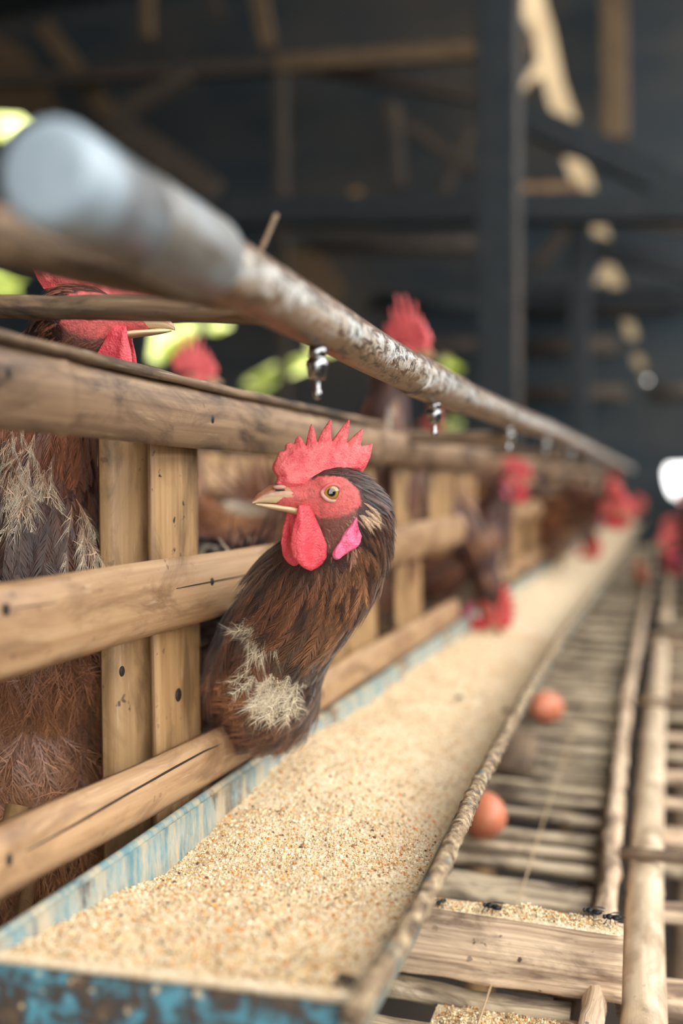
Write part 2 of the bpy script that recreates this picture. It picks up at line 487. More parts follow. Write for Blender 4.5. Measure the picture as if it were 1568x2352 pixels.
# ------------------------------------------------------------------ implicit surfaces for bodies
def surface_nets(f, lo, hi, vox):
    lo = np.asarray(lo, float); hi = np.asarray(hi, float)
    n = np.ceil((hi - lo) / vox).astype(int) + 1
    ax = [lo[k] + vox * np.arange(n[k]) for k in range(3)]
    D = np.empty(n, np.float32)
    yy, zz = np.meshgrid(ax[1], ax[2], indexing='ij')
    for i0 in range(0, n[0], 16):
        xs = ax[0][i0:i0 + 16]
        P = np.empty((len(xs),) + yy.shape + (3,), np.float32)
        P[..., 0] = xs[:, None, None]; P[..., 1] = yy; P[..., 2] = zz
        D[i0:i0 + 16] = f(P.reshape(-1, 3)).reshape(P.shape[:3])
    ins = D < 0
    c = [(i, j, k) for i in (0, 1) for j in (0, 1) for k in (0, 1)]
    sh = tuple(n - 1)
    cnt = np.zeros(sh, np.int8)
    for i, j, k in c: cnt += ins[i:i + sh[0], j:j + sh[1], k:k + sh[2]]
    act = (cnt > 0) & (cnt < 8)
    I = np.argwhere(act)
    acc = np.zeros((len(I), 3)); num = np.zeros(len(I))
    for a in range(8):
        for b in range(a + 1, 8):
            df = [abs(c[a][q] - c[b][q]) for q in range(3)]
            if sum(df) != 1: continue
            da = D[tuple((I + c[a]).T)]; db = D[tuple((I + c[b]).T)]
            x = (da < 0) != (db < 0)
            t = np.where(x, da / np.where(x, da - db, 1), 0)
            pa = np.array(c[a], float); pb = np.array(c[b], float)
            acc += np.where(x[:, None], pa + t[:, None] * (pb - pa), 0); num += x
    V = lo + vox * (I + acc / num[:, None])
    idx = -np.ones(sh, np.int64); idx[act] = np.arange(len(I))
    Q = []
    for axk in range(3):
        o1, o2 = [(1, 2), (2, 0), (0, 1)][axk]
        sl0 = [slice(None)] * 3; sl1 = [slice(None)] * 3
        sl0[axk] = slice(0, -1); sl1[axk] = slice(1, None)
        a = ins[tuple(sl0)]; b = ins[tuple(sl1)]
        E = np.argwhere(a != b)
        E = E[(E[:, o1] > 0) & (E[:, o2] > 0) & (E[:, o1] < sh[o1]) & (E[:, o2] < sh[o2])]
        flip = a[tuple(E.T)]
        d1 = np.zeros(3, int); d1[o1] = 1; d2 = np.zeros(3, int); d2[o2] = 1
        q = np.stack([idx[tuple((E - d1 - d2).T)], idx[tuple((E - d2).T)], idx[tuple(E.T)], idx[tuple((E - d1).T)]], 1)
        q[~flip] = q[~flip][:, ::-1]
        Q.append(q)
    return V, np.concatenate(Q)

def smin(a, b, k):
    h = np.maximum(k - np.abs(a - b), 0) / k
    return np.minimum(a, b) - h * h * k * 0.25
def sd_cone(p, a, b, ra, rb):
    a = np.asarray(a, np.float32); ab = np.asarray(b, np.float32) - a
    t = np.clip(((p - a) @ ab) / float(ab @ ab), 0, 1)
    return np.linalg.norm(p - a - t[:, None] * ab, axis=1) - (ra + t * (rb - ra))
def sd_ell(p, c, r, Rm=None):
    q = p - np.asarray(c, np.float32)
    if Rm is not None: q = q @ np.asarray(Rm, np.float32)
    r = np.asarray(r, np.float32)
    k0 = np.linalg.norm(q / r, axis=1); k1 = np.linalg.norm(q / (r * r), axis=1)
    return k0 * (k0 - 1.0) / np.maximum(k1, 1e-9)
def grad(f, P, e=0.0008):
    g = np.stack([f(P + np.eye(3, dtype=np.float32)[k] * e) - f(P - np.eye(3, dtype=np.float32)[k] * e) for k in range(3)], -1)
    return g / np.maximum(np.linalg.norm(g, axis=1), 1e-9)[:, None]
def poly_sdf(P, poly):
    poly = np.asarray(poly, float); n = len(poly)
    d = np.full(len(P), 1e9); s = np.ones(len(P))
    for i in range(n):
        a, b = poly[i], poly[i - 1]
        e = b - a; w = P - a
        t = np.clip((w @ e) / (e @ e), 0, 1)
        d = np.minimum(d, ((w - t[:, None] * e) ** 2).sum(1))
        c1 = P[:, 1] >= a[1]; c2 = P[:, 1] < b[1]; c3 = e[0] * w[:, 1] > e[1] * w[:, 0]
        fl = (c1 & c2 & c3) | (~c1 & ~c2 & ~c3)
        s = np.where(fl, -s, s)
    return s * np.sqrt(d)

# ------------------------------------------------------------------ feathers
def feather_proto(kind, nb, seed):
    """barbs as strips on both sides of a shaft; coordinates (along 0..1, across -1..1, droop); returns V, quads, shade"""
    r = np.random.default_rng(seed)
    V = []; Q = []; Sd = []
    def add(a, b, sh): V.append((a, b)); Sd.append(sh); return len(V) - 1
    # shaft
    last = None
    for a in np.linspace(0, 0.97, 6):
        w = 0.035 * (1 - a) + 0.008
        i = add(a, -w, 1.45); j = add(a, w, 1.45)
        if last: Q.append((last[0], last[1], j, i))
        last = (i, j)
    for side in (-1, 1):
        for k in range(nb):
            a0 = 0.04 + 0.94 * k / nb
            if kind == 'hackle': wp = 0.95 * (1 - a0 ** 2.2) * min(1, a0 * 5 + 0.35); fw = 0.34
            elif kind == 'down': wp = 0.9 * (0.5 + 0.5 * math.sin(math.pi * min(1, a0 * 1.1))); fw = 0.55
            else: wp = math.sin(math.pi * (0.14 + 0.80 * a0) ** 0.9) ** 0.7; fw = 0.5
            jit = 1 + (0.10 if kind != 'down' else 0.35) * r.standard_normal()
            wp *= max(jit, 0.3)
            da = fw * (1.0 + (0.25 if kind != 'down' else 0.5) * r.standard_normal()) * (1 if a0 < 0.85 else 0.75)
            bw = (0.95 if kind != 'down' else 0.42) / nb
            sh = 1 + 0.30 * r.standard_normal()
            pts = [(a0, 0.0), (a0 + da * 0.42, wp * 0.62), (a0 + da, wp)]
            ws = [bw * 0.9, bw * 0.85, bw * 0.22]
            prev = None
            for (a, b), w in zip(pts, ws):
                i = add(a - w * 0.5, side * b, sh); j = add(a + w * 0.5, side * b, sh)
                if prev: Q.append((prev[0], prev[1], j, i) if side > 0 else (prev[1], prev[0], i, j))
                prev = (i, j)
    return np.array(V), np.array(Q), np.clip(np.array(Sd), 0.45, 1.7)
PROTO = {k: [feather_proto(k, nb, 10 * i + s) for s in range(4)] for i, (k, nb) in enumerate((('hackle', 12), ('vane', 22), ('down', 20)))}
PROTO_LO = {k: [feather_proto(k, 5, 90 + 10 * i + s) for s in range(2)] for i, k in enumerate(('hackle', 'vane', 'down'))}

def feathers(P, N, T, L, Wd, kind, C0, C1, lift, curl, lo=False):
    """arrays per feather: root, normal, flow, length, half width, kind name; colours at root / tip"""
    B = np.cross(N, T); B /= np.maximum(np.linalg.norm(B, axis=1), 1e-9)[:, None]
    Vs, Qs, Cs = [], [], []; off = 0
    lib = PROTO_LO if lo else PROTO
    for kd in ('hackle', 'vane', 'down'):
        km = kind == kd
        for s in range(len(lib[kd])):
            m = np.where(km)[0][s::len(lib[kd])]
            if len(m) == 0: continue
            pv, pq, sh = lib[kd][s]
            a = pv[:, 0][None]; b = pv[:, 1][None]
            l = L[m][:, None]; w = Wd[m][:, None]
            lf = lift[m][:, None]; cu = curl[m][:, None]
            c = l * (lf * a - cu * a * a) - 0.30 * w * b * b
            sw = (rng.standard_normal(len(m)) * 0.10)[:, None]          # a little sideways sweep
            V = P[m][:, None] + T[m][:, None] * (a * l)[..., None] + B[m][:, None] * (b * w + sw * l * a * a)[..., None] + N[m][:, None] * c[..., None]
            col = C0[m][:, None] * (1 - a[..., None]) + C1[m][:, None] * a[..., None]
            col = col * sh[None, :, None]
            n = V.shape[0]; k = V.shape[1]
            Vs.append(V.reshape(-1, 3)); Cs.append(np.clip(col, 0, 1).reshape(-1, 3))
            Qs.append((pq[None] + (off + k * np.arange(n))[:, None, None]).reshape(-1, 4)); off += n * k
    return np.concatenate(Vs), np.concatenate(Qs), np.concatenate(Cs)

# ------------------------------------------------------------------ the hen
PHI = math.radians(22)
MMPX = 0.262
def hm(px, py): return np.array([((762 - px) * MMPX - 12.5 * math.sin(PHI)) / math.cos(PHI), (1132 - py) * MMPX])   # midline features, mm
COMB = [hm(*p) for p in ((636, 1112), (641, 1098), (630, 1080), (632, 1066), (639, 1053), (643, 1040), (656, 1038), (659, 1022), (668, 1018), (676, 1024), (680, 1009), (686, 1003), (692, 1010), (702, 1027), (706, 1000), (711, 980), (715, 975), (719, 983), (727, 1018), (738, 992), (754, 970), (761, 962), (762, 972), (760, 1017), (780, 990), (797, 966), (804, 960), (804, 972), (795, 1019), (815, 999), (831, 984), (834, 987), (826, 1025), (845, 1021), (855, 1017), (852, 1032), (848, 1052), (838, 1074), (826, 1092), (812, 1088), (790, 1090), (760, 1104), (720, 1124), (680, 1128), (650, 1122))]

def hen_head_parts(root, base, O, X, Y, Z, sc, comb_sc=1.0, comb_lean=0.0, fine=True, f=None, spike=1.0):
    """comb, wattles, earlobes, beak and eyes; local head axes X forward, Y left, Z up (mm * sc)"""
    A = np.stack([X, Y, Z]) * (0.001 * sc)
    tw = lambda L_: np.asarray(L_, float) @ A + O - base
    vox = 0.75 if fine else 1.05
    def ysurf(x, z, sgn):
        yy = np.linspace(24, 3, 120); p = np.stack([np.full(120, float(x)), sgn * yy, np.full(120, float(z))], -1) @ A + O
        d = f(p.astype(np.float32)); k = np.argmax(d < 0)
        return yy[k]
    # comb
    poly = np.array(COMB); ctr = np.array([8.0, 8.0]); poly[:, 1] = np.where(poly[:, 1] > 26, 26 + (poly[:, 1] - 26) * spike, poly[:, 1]); poly = ctr + (poly - ctr) * comb_sc
    def fc(p):
        d2 = poly_sdf(p[:, [0, 2]].astype(float), poly)
        hz = np.clip((p[:, 2] - 8) / (34 * comb_sc), 0, 1)
        half = 4.2 * (1 - hz) ** 0.8 + 1.5
        half = half * np.clip(0.35 + (-d2) / 6.0, 0.35 if fine else 0.85, 1.0)
        yc = 1.2 * np.sin(p[:, 0] * 0.13) * hz + comb_lean * hz * hz * 14
        dy = np.abs(p[:, 1] - yc) - half + 0.5 * np.sin(p[:, 0] * 0.9 + p[:, 2] * 0.5) * 0.5
        return np.maximum(d2, dy) + 0.0
    lo = [poly[:, 0].min() - 3, -9 - abs(comb_lean) * 14, poly[:, 1].min() - 3]; hi = [poly[:, 0].max() + 3, 9 + abs(comb_lean) * 14, poly[:, 1].max() + 3]
    V, Q = surface_nets(fc, lo, hi, vox)
    link('comb', new_mesh('comb', tw(V), Q), M['comb'], root)
    # wattles
    for sgn in (1, -1):
        def fw(p, sgn=sgn):
            q = p.copy(); x, y, z = q[:, 0], q[:, 1] * sgn, q[:, 2]
            c = 13.5 + 0.10 * (z + 30)
            yy = 8.2 - 0.06 * (z + 14) + 1.6 * np.sin((x - 14) * 0.35) * np.clip((-z - 12) / 20, 0, 1)
            t = np.clip((-z - 7) / 38.5, 0, 1)
            half = np.interp(t, [0, 0.15, 0.35, 0.6, 0.8, 0.92, 0.98, 1.0], [4.0, 5.6, 8.6, 11.0, 10.2, 7.0, 3.6, 0.6])
            din = np.abs(x - c) - half
            d2 = np.maximum(din * 0.8, -6)
            d2 = np.maximum(d2, z + 7.0); d2 = np.maximum(d2, -45.8 - z)
            yy = yy + 1.5 * np.exp(-((x - c - 4) / 2.2) ** 2) * np.clip(1.2 - t * 1.4, 0, 1)
            th = 2.4 - 0.5 * t
            return np.maximum(d2, np.abs(y - yy) - th * np.clip(0.4 - d2 / 4, 0.4, 1))
        V, Q = surface_nets(fw, [-2, min(sgn * 2, sgn * 16), -48], [30, max(sgn * 2, sgn * 16), -4], vox)
        link('wattle', new_mesh('wattle', tw(V), Q), M['wattle'], root)
        ly = ysurf(-9, -27, sgn) + 2.6
        def fl(p, sgn=sgn):
            y = p[:, 1] * sgn
            q = np.stack([p[:, 0], y, p[:, 2]], -1)
            d = sd_cone(q, (-15.5, ly, -17), (-10.5, ly, -27), 4.0, 5.2)
            d = smin(d, sd_cone(q, (-10.5, ly, -27), (-1.0, ly, -36), 5.2, 3.0), 3)
            return np.maximum(d, np.abs(y - (ly + 0.9 * np.sin(p[:, 0] * 0.5) + 0.06 * (p[:, 0] + 8))) - 1.9)
        V, Q = surface_nets(fl, [-22, min(sgn * 4, sgn * 30), -43], [5, max(sgn * 4, sgn * 30), -10], vox)
        link('earlobe', new_mesh('earlobe', tw(V), Q), M['lobe'], root)
        # eye: ball coloured by angle from its axis, and a lid ring
        n1, m1 = 28, 20
        V, F, _ = ball((0, 0, 0), 6.2, n1, m1)
        V = V[:, [1, 2, 0]] * np.array([1, 1, 1]); V = V[:, [0, 2, 1]]
        ax = nrm((0.22, sgn * 0.97, 0.05))
        zax = np.array([0, 0, 1.0]); xa = nrm(np.cross(ax, zax)); za = np.cross(xa, ax)
        Vb, F, _ = ball((0, 0, 0), 6.8, n1, m1)
        Vw = Vb[:, :1] * xa + Vb[:, 1:2] * za + Vb[:, 2:] * ax
        ang = np.degrees(np.arccos(np.clip(Vb[:, 2] / 6.8, -1, 1)))
        col = np.zeros((len(Vb), 3))
        pup, iris, rim = np.array(srgb(8, 9, 12)[:3]), np.array(srgb(168, 128, 58)[:3]), np.array(srgb(60, 44, 30)[:3])
        for a_, c_ in ((180, rim), (48, rim), (42, iris * 0.8), (33, iris * 1.1), (22, iris), (20.5, pup)):
            col[ang <= a_] = c_
        Vw[:, 1] -= 0
        ys_ = ysurf(0, 0, sgn)
        ctr = np.array([0.0, sgn * (ys_ - 4.8), 0.0])
        e = link('eye', new_mesh('eye', tw(Vw + ctr), F, None, col), M['eye'], root)
        k = 26; m = 8
        th = np.linspace(0, 2 * np.pi, k, endpoint=False)
        ring = []
        for i in range(k):
            rx = 5.7 + 0.9 * (math.cos(th[i]) > 0) * math.cos(th[i]) ** 8
            rz_ = 4.75
            cx, cz = rx * math.cos(th[i]), rz_ * math.sin(th[i])
            dd = nrm((math.cos(th[i]), 0, math.sin(th[i])))
            for j in range(m):
                a = 2 * math.pi * j / m
                ring.append(np.array([cx, sgn * (ys_ - 0.35 - 0.012 * cx * cx), cz]) + dd * 1.35 * math.cos(a) + np.array([0.22, sgn * 1.0, 0]) * 1.45 * math.sin(a))
        ring = np.array(ring); ring[:, 1] += sgn * 0.22 * 0 + 0
        Fq = np.array([(i * m + j, i * m + (j + 1) % m, ((i + 1) % k) * m + (j + 1) % m, ((i + 1) % k) * m + j) for i in range(k) for j in range(m)])
        lidc = np.tile(np.array(srgb(206, 150, 138)[:3]), (len(ring), 1)); 
        lidc[ring[:, 2] > 1.5] = np.array(srgb(196, 96, 92)[:3])
        link('eyelid', new_mesh('eyelid', tw(ring), Fq, None, lidc), M['lid'], root)
    # beak, upper and lower: lofted horn shells
    def horn(secs, name):
        n = 16; V = []; C = []
        for x, zt, zb, hw, pw in secs:
            for j in range(n):
                a = 2 * math.pi * j / n
                cy, cz = math.cos(a), math.sin(a)
                y = hw * math.copysign(abs(cy) ** pw, cy)
                zz = (zt + zb) / 2 + (zt - zb) / 2 * math.copysign(abs(cz) ** (1.0), cz)
                V.append((x, y, zz))
                u = np.clip((x - 20) / 24, 0, 1)
                edge = 1 if cz < -0.25 else 0
                c = np.array(srgb(190, 140, 108)[:3]) * (1 - u) + np.array(srgb(170, 114, 80)[:3]) * u
                if name == 'upper_beak' and cz > 0.2 and x > 30: c = np.array(srgb(158, 102, 72)[:3])
                if edge or name == 'lower_beak': c = np.array(srgb(222, 196, 156)[:3])
                C.append(c)
        F = [(i * n + j, i * n + (j + 1) % n, (i + 1) * n + (j + 1) % n, (i + 1) * n + j) for i in range(len(secs) - 1) for j in range(n)]
        F += [tuple(range(n)), tuple((len(secs) - 1) * n + j for j in range(n - 1, -1, -1))]
        link(name, new_mesh(name, tw(V), F, None, np.array(C)), M['beak'], root)
    horn([(14, 1.0, -10.0, 7.4, .8), (20, 3.2, -9.0, 7.6, .85), (26, 4.6, -7.4, 6.8, .9), (31, 4.9, -6.4, 5.8, .95), (35, 3.9, -5.9, 4.6, 1), (39, 1.8, -5.7, 3.3, 1), (42.2, -1.0, -5.8, 2.0, 1), (44.2, -3.4, -6.1, 0.9, 1), (44.9, -5.0, -6.2, 0.3, 1)], 'upper_beak')
    horn([(8, -10, -15.5, 6.6, .85), (16, -8.9, -13.6, 6.6, .9), (23, -7.6, -11.6, 5.9, .9), (30, -6.7, -10.2, 4.6, .95), (36, -6.2, -9.0, 3.2, 1), (41, -6.1, -7.6, 1.6, 1), (43, -6.2, -6.9, 0.5, 1)], 'lower_beak')
    # nostril: a small dark slit beneath a flap
    for sgn in (1, -1):
        V, F, UV = ball((29.5, sgn * 5.6, 1.6), (3.4, 0.8, 0.45), 8, 6)
        link('nostril', new_mesh('nostril', tw(V), F, UV), M['crack'], root)
        V, F, UV = ball((29.8, sgn * 5.1, 3.3), (4.2, 1.5, 1.5), 10, 7)
        link('nostril_flap', new_mesh('nostril_flap', tw(V), F, None, np.tile(np.array(srgb(196, 150, 130)[:3]), (len(V), 1))), M['lid'], root)

def hen(label, O, fwd, spine, base, sc=1.0, up=(0, 0, 1), vox=0.0028, nf=1500, lo=True, colfn=None, comb_sc=1.0, comb_lean=0.0, legs=(), flen=1.0, fine=False, group=None, view=None, boost=None, droop=0.0, tjit=0.13, spike=1.0):
    """O: midpoint between the eyes; spine: [(point, radius)] from the nape to the rump"""
    O = np.asarray(O, float); base = np.asarray(base, float)
    X = nrm(fwd); Y = nrm(np.cross(np.asarray(up, float), X)); Z = np.cross(X, Y)
    A = np.stack([X, Y, Z]) * 0.001 * sc
    hw = lambda L_: np.asarray(L_, float) @ A + O
    m = 0.001 * sc
    Rm = np.stack([X, Y, Z], 1)
    pts = [np.asarray(p, float) for p, r in spine]; rad = [r for p, r in spine]
    def f(p):
        d = sd_ell(p, hw((-7, 0, 1)), (21 * m, 13.2 * m, 15 * m), Rm)
        d = smin(d, sd_cone(p, hw((4, 0, -3)), hw((26, 0, -2.5)), 11.2 * m, 6.6 * m), 8 * m)
        d = smin(d, sd_ell(p, hw((-4, 0, -14)), (15 * m, 11.5 * m, 12 * m), Rm), 8 * m)
        d = smin(d, sd_cone(p, hw((-12, 0, -6)), pts[0], 13.0 * m, rad[0]), 10 * m)
        for i in range(len(pts) - 1):
            d = smin(d, sd_cone(p, pts[i], pts[i + 1], rad[i], rad[i + 1]), 0.014)
        for s in (1, -1):   # brow ridge over each eye
            d = smin(d, sd_cone(p, hw((5, s * 10.5, 6)), hw((-8, s * 11.3, 6)), 2.6 * m, 2.8 * m), 3 * m)
        return d
    allp = np.array(pts + [hw((30, 0, 0)), hw((-28, 0, 0)), hw((0, 14, 16)), hw((0, -14, -28))]); ar = np.array(rad + [0.012] * 4)
    lo_ = (allp - ar[:, None]).min(0) - 0.012; hi_ = (allp + ar[:, None]).max(0) + 0.012
    V, Q = surface_nets(f, lo_, hi_, vox)
    V32 = V.astype(np.float32)
    N = grad(f, V32)
    loc = (V - O) @ np.stack([X, Y, Z], 1) / m            # head coordinates, mm
    # bare red face; the rest is dark skin under the plumage
    face = (np.hypot((loc[:, 0] - 1) / 17.0, (loc[:, 2] + 2.5) / 12.5) < 1) | ((loc[:, 0] > 10) & (np.abs(loc[:, 2] + 3) < 16))
    face &= (loc[:, 0] > -17)
    cheek = np.clip((-loc[:, 2] - 10 - 0.25 * loc[:, 0]) / 8, 0, 1)
    col = np.tile(np.array(srgb(58, 36, 28)[:3]), (len(V), 1))
    red = np.array(srgb(222, 102, 98)[:3]); chk = np.array(srgb(146, 98, 88)[:3])
    throat = (loc[:, 2] < -9) & (loc[:, 2] > -36) & (loc[:, 0] > -13) & (loc[:, 0] < 16) & (np.abs(loc[:, 1]) < 20)
    col[throat] = np.array(srgb(126, 82, 70)[:3])
    col[face] = red * (1 - cheek[face][:, None] * 0.6) + chk * cheek[face][:, None] * 0.6
    root = thing('hen', label, 'hen', base, group=group)
    link('body', new_mesh('body', V - base, Q, None, col), M['skin'], root)
    hen_head_parts(root, base, O, X, Y, Z, sc, comb_sc, comb_lean, fine, f, spike)
    # feather flow: from the beak back over the skull and down the spine
    sp = np.array([hw((30, 0, -2)), hw((4, 0, 1)), hw((-12, 0, -3))] + pts)
    spp, ss = smooth_path(sp, 0.008, 10)
    tg = np.gradient(spp, axis=0); tg /= np.linalg.norm(tg, axis=1)[:, None]
    hl = np.linalg.norm(hw((-12, 0, 0)) - hw((30, 0, 0)))
    # candidate roots
    w = np.ones(len(V))
    w[face] = 0
    near = (np.abs(loc[:, 0] + 5) < 40) & (np.abs(loc[:, 2]) < 40) & (np.abs(loc[:, 1]) < 25)
    w *= np.where(near & ~face, 4.5, 1.0)
    w[(loc[:, 0] > 12) & near] = 0
    if boost is not None: w *= boost(V)
    if view is not None: w *= np.where((N * (np.asarray(view) - V)).sum(1) > -0.35 * np.linalg.norm(np.asarray(view) - V, axis=1), 1.0, 0.15)
    pick = rng.choice(len(V), size=min(nf, int((w > 0).sum())), replace=False, p=w / w.sum())
    P = V[pick] + rng.standard_normal((len(pick), 3)) * vox * 0.3; Nn = N[pick].astype(float); lc = loc[pick]
    D2 = ((P[:, None] - spp[None]) ** 2).sum(-1)
    wt = np.exp(-(D2 - D2.min(1)[:, None]) / (0.02 ** 2))
    T = (wt[..., None] * tg[None]).sum(1)
    s_at = (wt * ss[None]).sum(1) / wt.sum(1) - hl
    T += rng.standard_normal(T.shape) * tjit
    T += np.clip((s_at - 0.06) / 0.06, 0, 1)[:, None] * np.array([0, 0, -droop])
    T -= Nn * (T * Nn).sum(1)[:, None]; T /= np.maximum(np.linalg.norm(T, axis=1), 1e-6)[:, None]
    tot = ss[-1] - hl
    L = np.interp(s_at, [-0.02, 0.0, 0.03, 0.07, 0.13, tot * 0.75, tot], [0.007, 0.011, 0.020, 0.032, 0.042, 0.054, 0.075]) * flen * rng.uniform(0.75, 1.25, len(P))
    headf = near[pick] & (lc[:, 2] > -34)
    L = np.where(headf & (s_at < 0.012), np.clip(L, 0, 0.013 * sc), L)
    Wd = L * np.interp(s_at, [0, 0.06, 0.12, 0.2], [0.11, 0.13, 0.19, 0.22]) * rng.uniform(0.8, 1.2, len(P))
    kind = np.where(s_at < 0.085 * sc, 'hackle', 'vane').astype(object)
    C0 = np.zeros((len(P), 3)); C1 = np.zeros((len(P), 3))
    (colfn or hen_colours)(P, s_at, lc, C0, C1, kind, L, Wd)
    dn = kind == 'down'
    T[dn] += rng.standard_normal((dn.sum(), 3)) * 0.30; T -= Nn * (T * Nn).sum(1)[:, None]; T /= np.maximum(np.linalg.norm(T, axis=1), 1e-6)[:, None]
    lift = rng.uniform(0.10, 0.26, len(P)); curl = lift * rng.uniform(0.7, 1.3, len(P))
    lift = np.where(kind == 'down', lift + 0.22, lift)
    FV, FQ, FC = feathers(P - Nn * 0.0008, Nn, T, L, Wd, kind, C0, C1, lift, curl, lo)
    o = link('plumage', new_mesh('plumage', FV - base, FQ, None, FC), M['feather'], root)
    o['kind'] = 'stuff'
    for a, b in legs:
        a = np.asarray(a, float); b = np.asarray(b, float)
        Vs, Fs, Us = sweep(np.array([a, (a + b) / 2, b]), np.array([circ(0.007, 8), circ(0.0055, 8), circ(0.005, 8)]), (1, 0.1, 0), base)
        Vs = list(Vs); Us = list(Us)
        fh = nrm((X[0], X[1], 0)) if abs(X[2]) < 0.95 else nrm((1, 0, 0)); sdv = np.array([-fh[1], fh[0], 0])
        for ang in (-0.5, 0.0, 0.5, math.pi):
            dr = fh * math.cos(ang) + sdv * math.sin(ang)
            ln = 0.045 if ang != math.pi else 0.018
            v2, f2, u2 = sweep(np.array([b, b + dr * ln * .5 - np.array([0, 0, .001]), b + dr * ln - np.array([0, 0, .003])]), np.array([circ(0.0042, 6), circ(0.0036, 6), circ(0.0012, 6)]), (0, 0, 1), base)
            k = len(Vs); Vs += list(v2); Us += list(u2); Fs = Fs + [tuple(i + k for i in q) for q in f2]
        link('leg', new_mesh('leg', np.array(Vs), Fs, np.array(Us)), M['leg'], root)
    return root

DARK, MID, LIGHT, RUST, WHITE = [np.array(srgb(*c)[:3]) for c in ((54, 36, 31), (112, 70, 48), (178, 124, 84), (130, 80, 56), (238, 222, 194))]
def blend(P, lst):
    pass
def hen_colours(P, s, lc, C0, C1, kind, L, Wd):
    r = rng.random(len(P))[:, None]
    q = rng.random(len(P))[:, None]
    C0[:] = DARK * (1 - r) + MID * r
    C1[:] = np.where(q < 0.5, MID * (0.8 + 0.5 * r), np.where(q < 0.8, RUST, LIGHT * 0.9))
    k = rng.random(len(P)) < 0.03
    C1[k] = WHITE * 0.9

# ================================================================== STRUCTURE: the barn
H_FLOOR = -1.15
def slab(name, x0, x1, y0, y1, z0, z1, mat):
    V = np.array([(x, y, z) for x in (x0, x1) for y in (y0, y1) for z in (z0, z1)])
    F = [(0, 1, 3, 2), (4, 6, 7, 5), (0, 4, 5, 1), (2, 3, 7, 6), (0, 2, 6, 4), (1, 5, 7, 3)]
    me = new_mesh(name, V, F, V[:, [0, 1]] + V[:, [2, 2]], smooth=False)
    return struct(link(name, me, mat))
YB = 6.0
slab('floor', -6.2, 8, -6, 14, H_FLOOR - 0.1, H_FLOOR, M['floor'])
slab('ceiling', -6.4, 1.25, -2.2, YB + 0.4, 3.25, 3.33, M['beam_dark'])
slab('sky_block_front', -5.7, 0.1, -2.3, -2.2, H_FLOOR, 3.25, M['wall'])  # added behind the camera, unseen, to hold back sky light
slab('sky_block_right', 2.7, 2.8, -2.3, YB, H_FLOOR, 0.75, M['wall'])  # low wall added out of view to narrow the sky on this side
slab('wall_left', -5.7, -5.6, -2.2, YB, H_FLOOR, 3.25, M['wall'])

def wall_with_holes(name, holes, x0, x1, z0, z1, y, th, mat):
    outer = [(x0, z0), (x1, z0), (x1, z1), (x0, z1)]
    loops = [[Vector((a, b, 0)) for a, b in outer]] + [[Vector((a, b, 0)) for a, b in h] for h in holes]
    tris = tessellate_polygon(loops)
    flat_ = [p for l in loops for p in l]; n = len(flat_)
    V = [(p.x, y, p.y) for p in flat_] + [(p.x, y + th, p.y) for p in flat_]
    F = [tuple(t) for t in tris] + [tuple(i + n for i in reversed(t)) for t in tris]
    k = 0
    for l in loops:
        m = len(l)
        F += [(k + i, k + (i + 1) % m, k + (i + 1) % m + n, k + i + n) for i in range(m)]
        k += m
    me = new_mesh(name, np.array(V), F, np.array([(v[0], v[2]) for v in V]), smooth=False)
    return struct(link(name, me, mat))
def hole(pix): return [tuple(ony(px, py, YB)[[0, 2]]) for px, py in pix]
HOLES = [hole(h) for h in (
    [(-80, 250), (-20, 245), (40, 262), (72, 285), (60, 305), (25, 318), (-80, 330)],
    [(-80, 600), (5, 612), (30, 632), (62, 634), (40, 655), (45, 685), (-80, 690)],
    [(345, 745), (395, 752), (440, 728), (455, 760), (435, 790), (400, 805), (368, 838), (335, 828), (340, 790)],
    [(470, 735), (520, 733), (530, 748), (500, 764), (472, 758)],
    [(540, 900), (560, 868), (620, 836), (690, 815), (720, 822), (715, 846), (650, 870), (600, 905), (560, 912)],
    [(700, 790), (745, 775), (775, 792), (765, 812), (715, 815)],
    [(1008, 818), (1030, 815), (1042, 835), (1064, 842), (1058, 858), (1030, 850), (1012, 840)],
    [(1018, 920), (1048, 914), (1062, 928), (1050, 945), (1024, 946)],
    [(1005, 985), (1030, 965), (1056, 958), (1062, 976), (1040, 1000), (1010, 1008)],
    # torn slanting gap on the right
    [(1190, -60), (1235, -60), (1250, 0), (1268, 60), (1280, 120), (1292, 180), (1306, 220), (1322, 262), (1322, 294), (1296, 290), (1268, 262), (1256, 222), (1244, 176), (1222, 184), (1200, 212), (1196, 188), (1220, 150), (1232, 130), (1224, 80), (1200, 40)],
    [(1290, 356), (1330, 360), (1350, 382), (1362, 420), (1372, 450), (1348, 458), (1322, 440), (1308, 400)],
    [(1356, 500), (1388, 508), (1402, 548), (1398, 566), (1374, 562), (1360, 535)],
    [(1360, 655), (1385, 600), (1410, 606), (1430, 645), (1432, 668), (1404, 672), (1394, 645), (1380, 650)],
    [(1428, 732), (1452, 735), (1466, 768), (1460, 780), (1440, 778)],
    [(1450, 810), (1474, 815), (1484, 840), (1470, 848), (1454, 838)],
    [(1470, 868), (1482, 862), (1492, 872), (1482, 884)],
    # the bright opening at the far end
    [(1526, 1082), (1534, 1068), (1700, 1062), (1700, 1150), (1562, 1150), (1540, 1136), (1530, 1112)],
)]
wall_with_holes('wall_back', HOLES, -5.6, 3.2, H_FLOOR, 3.25, YB, 0.05, M['wall'])
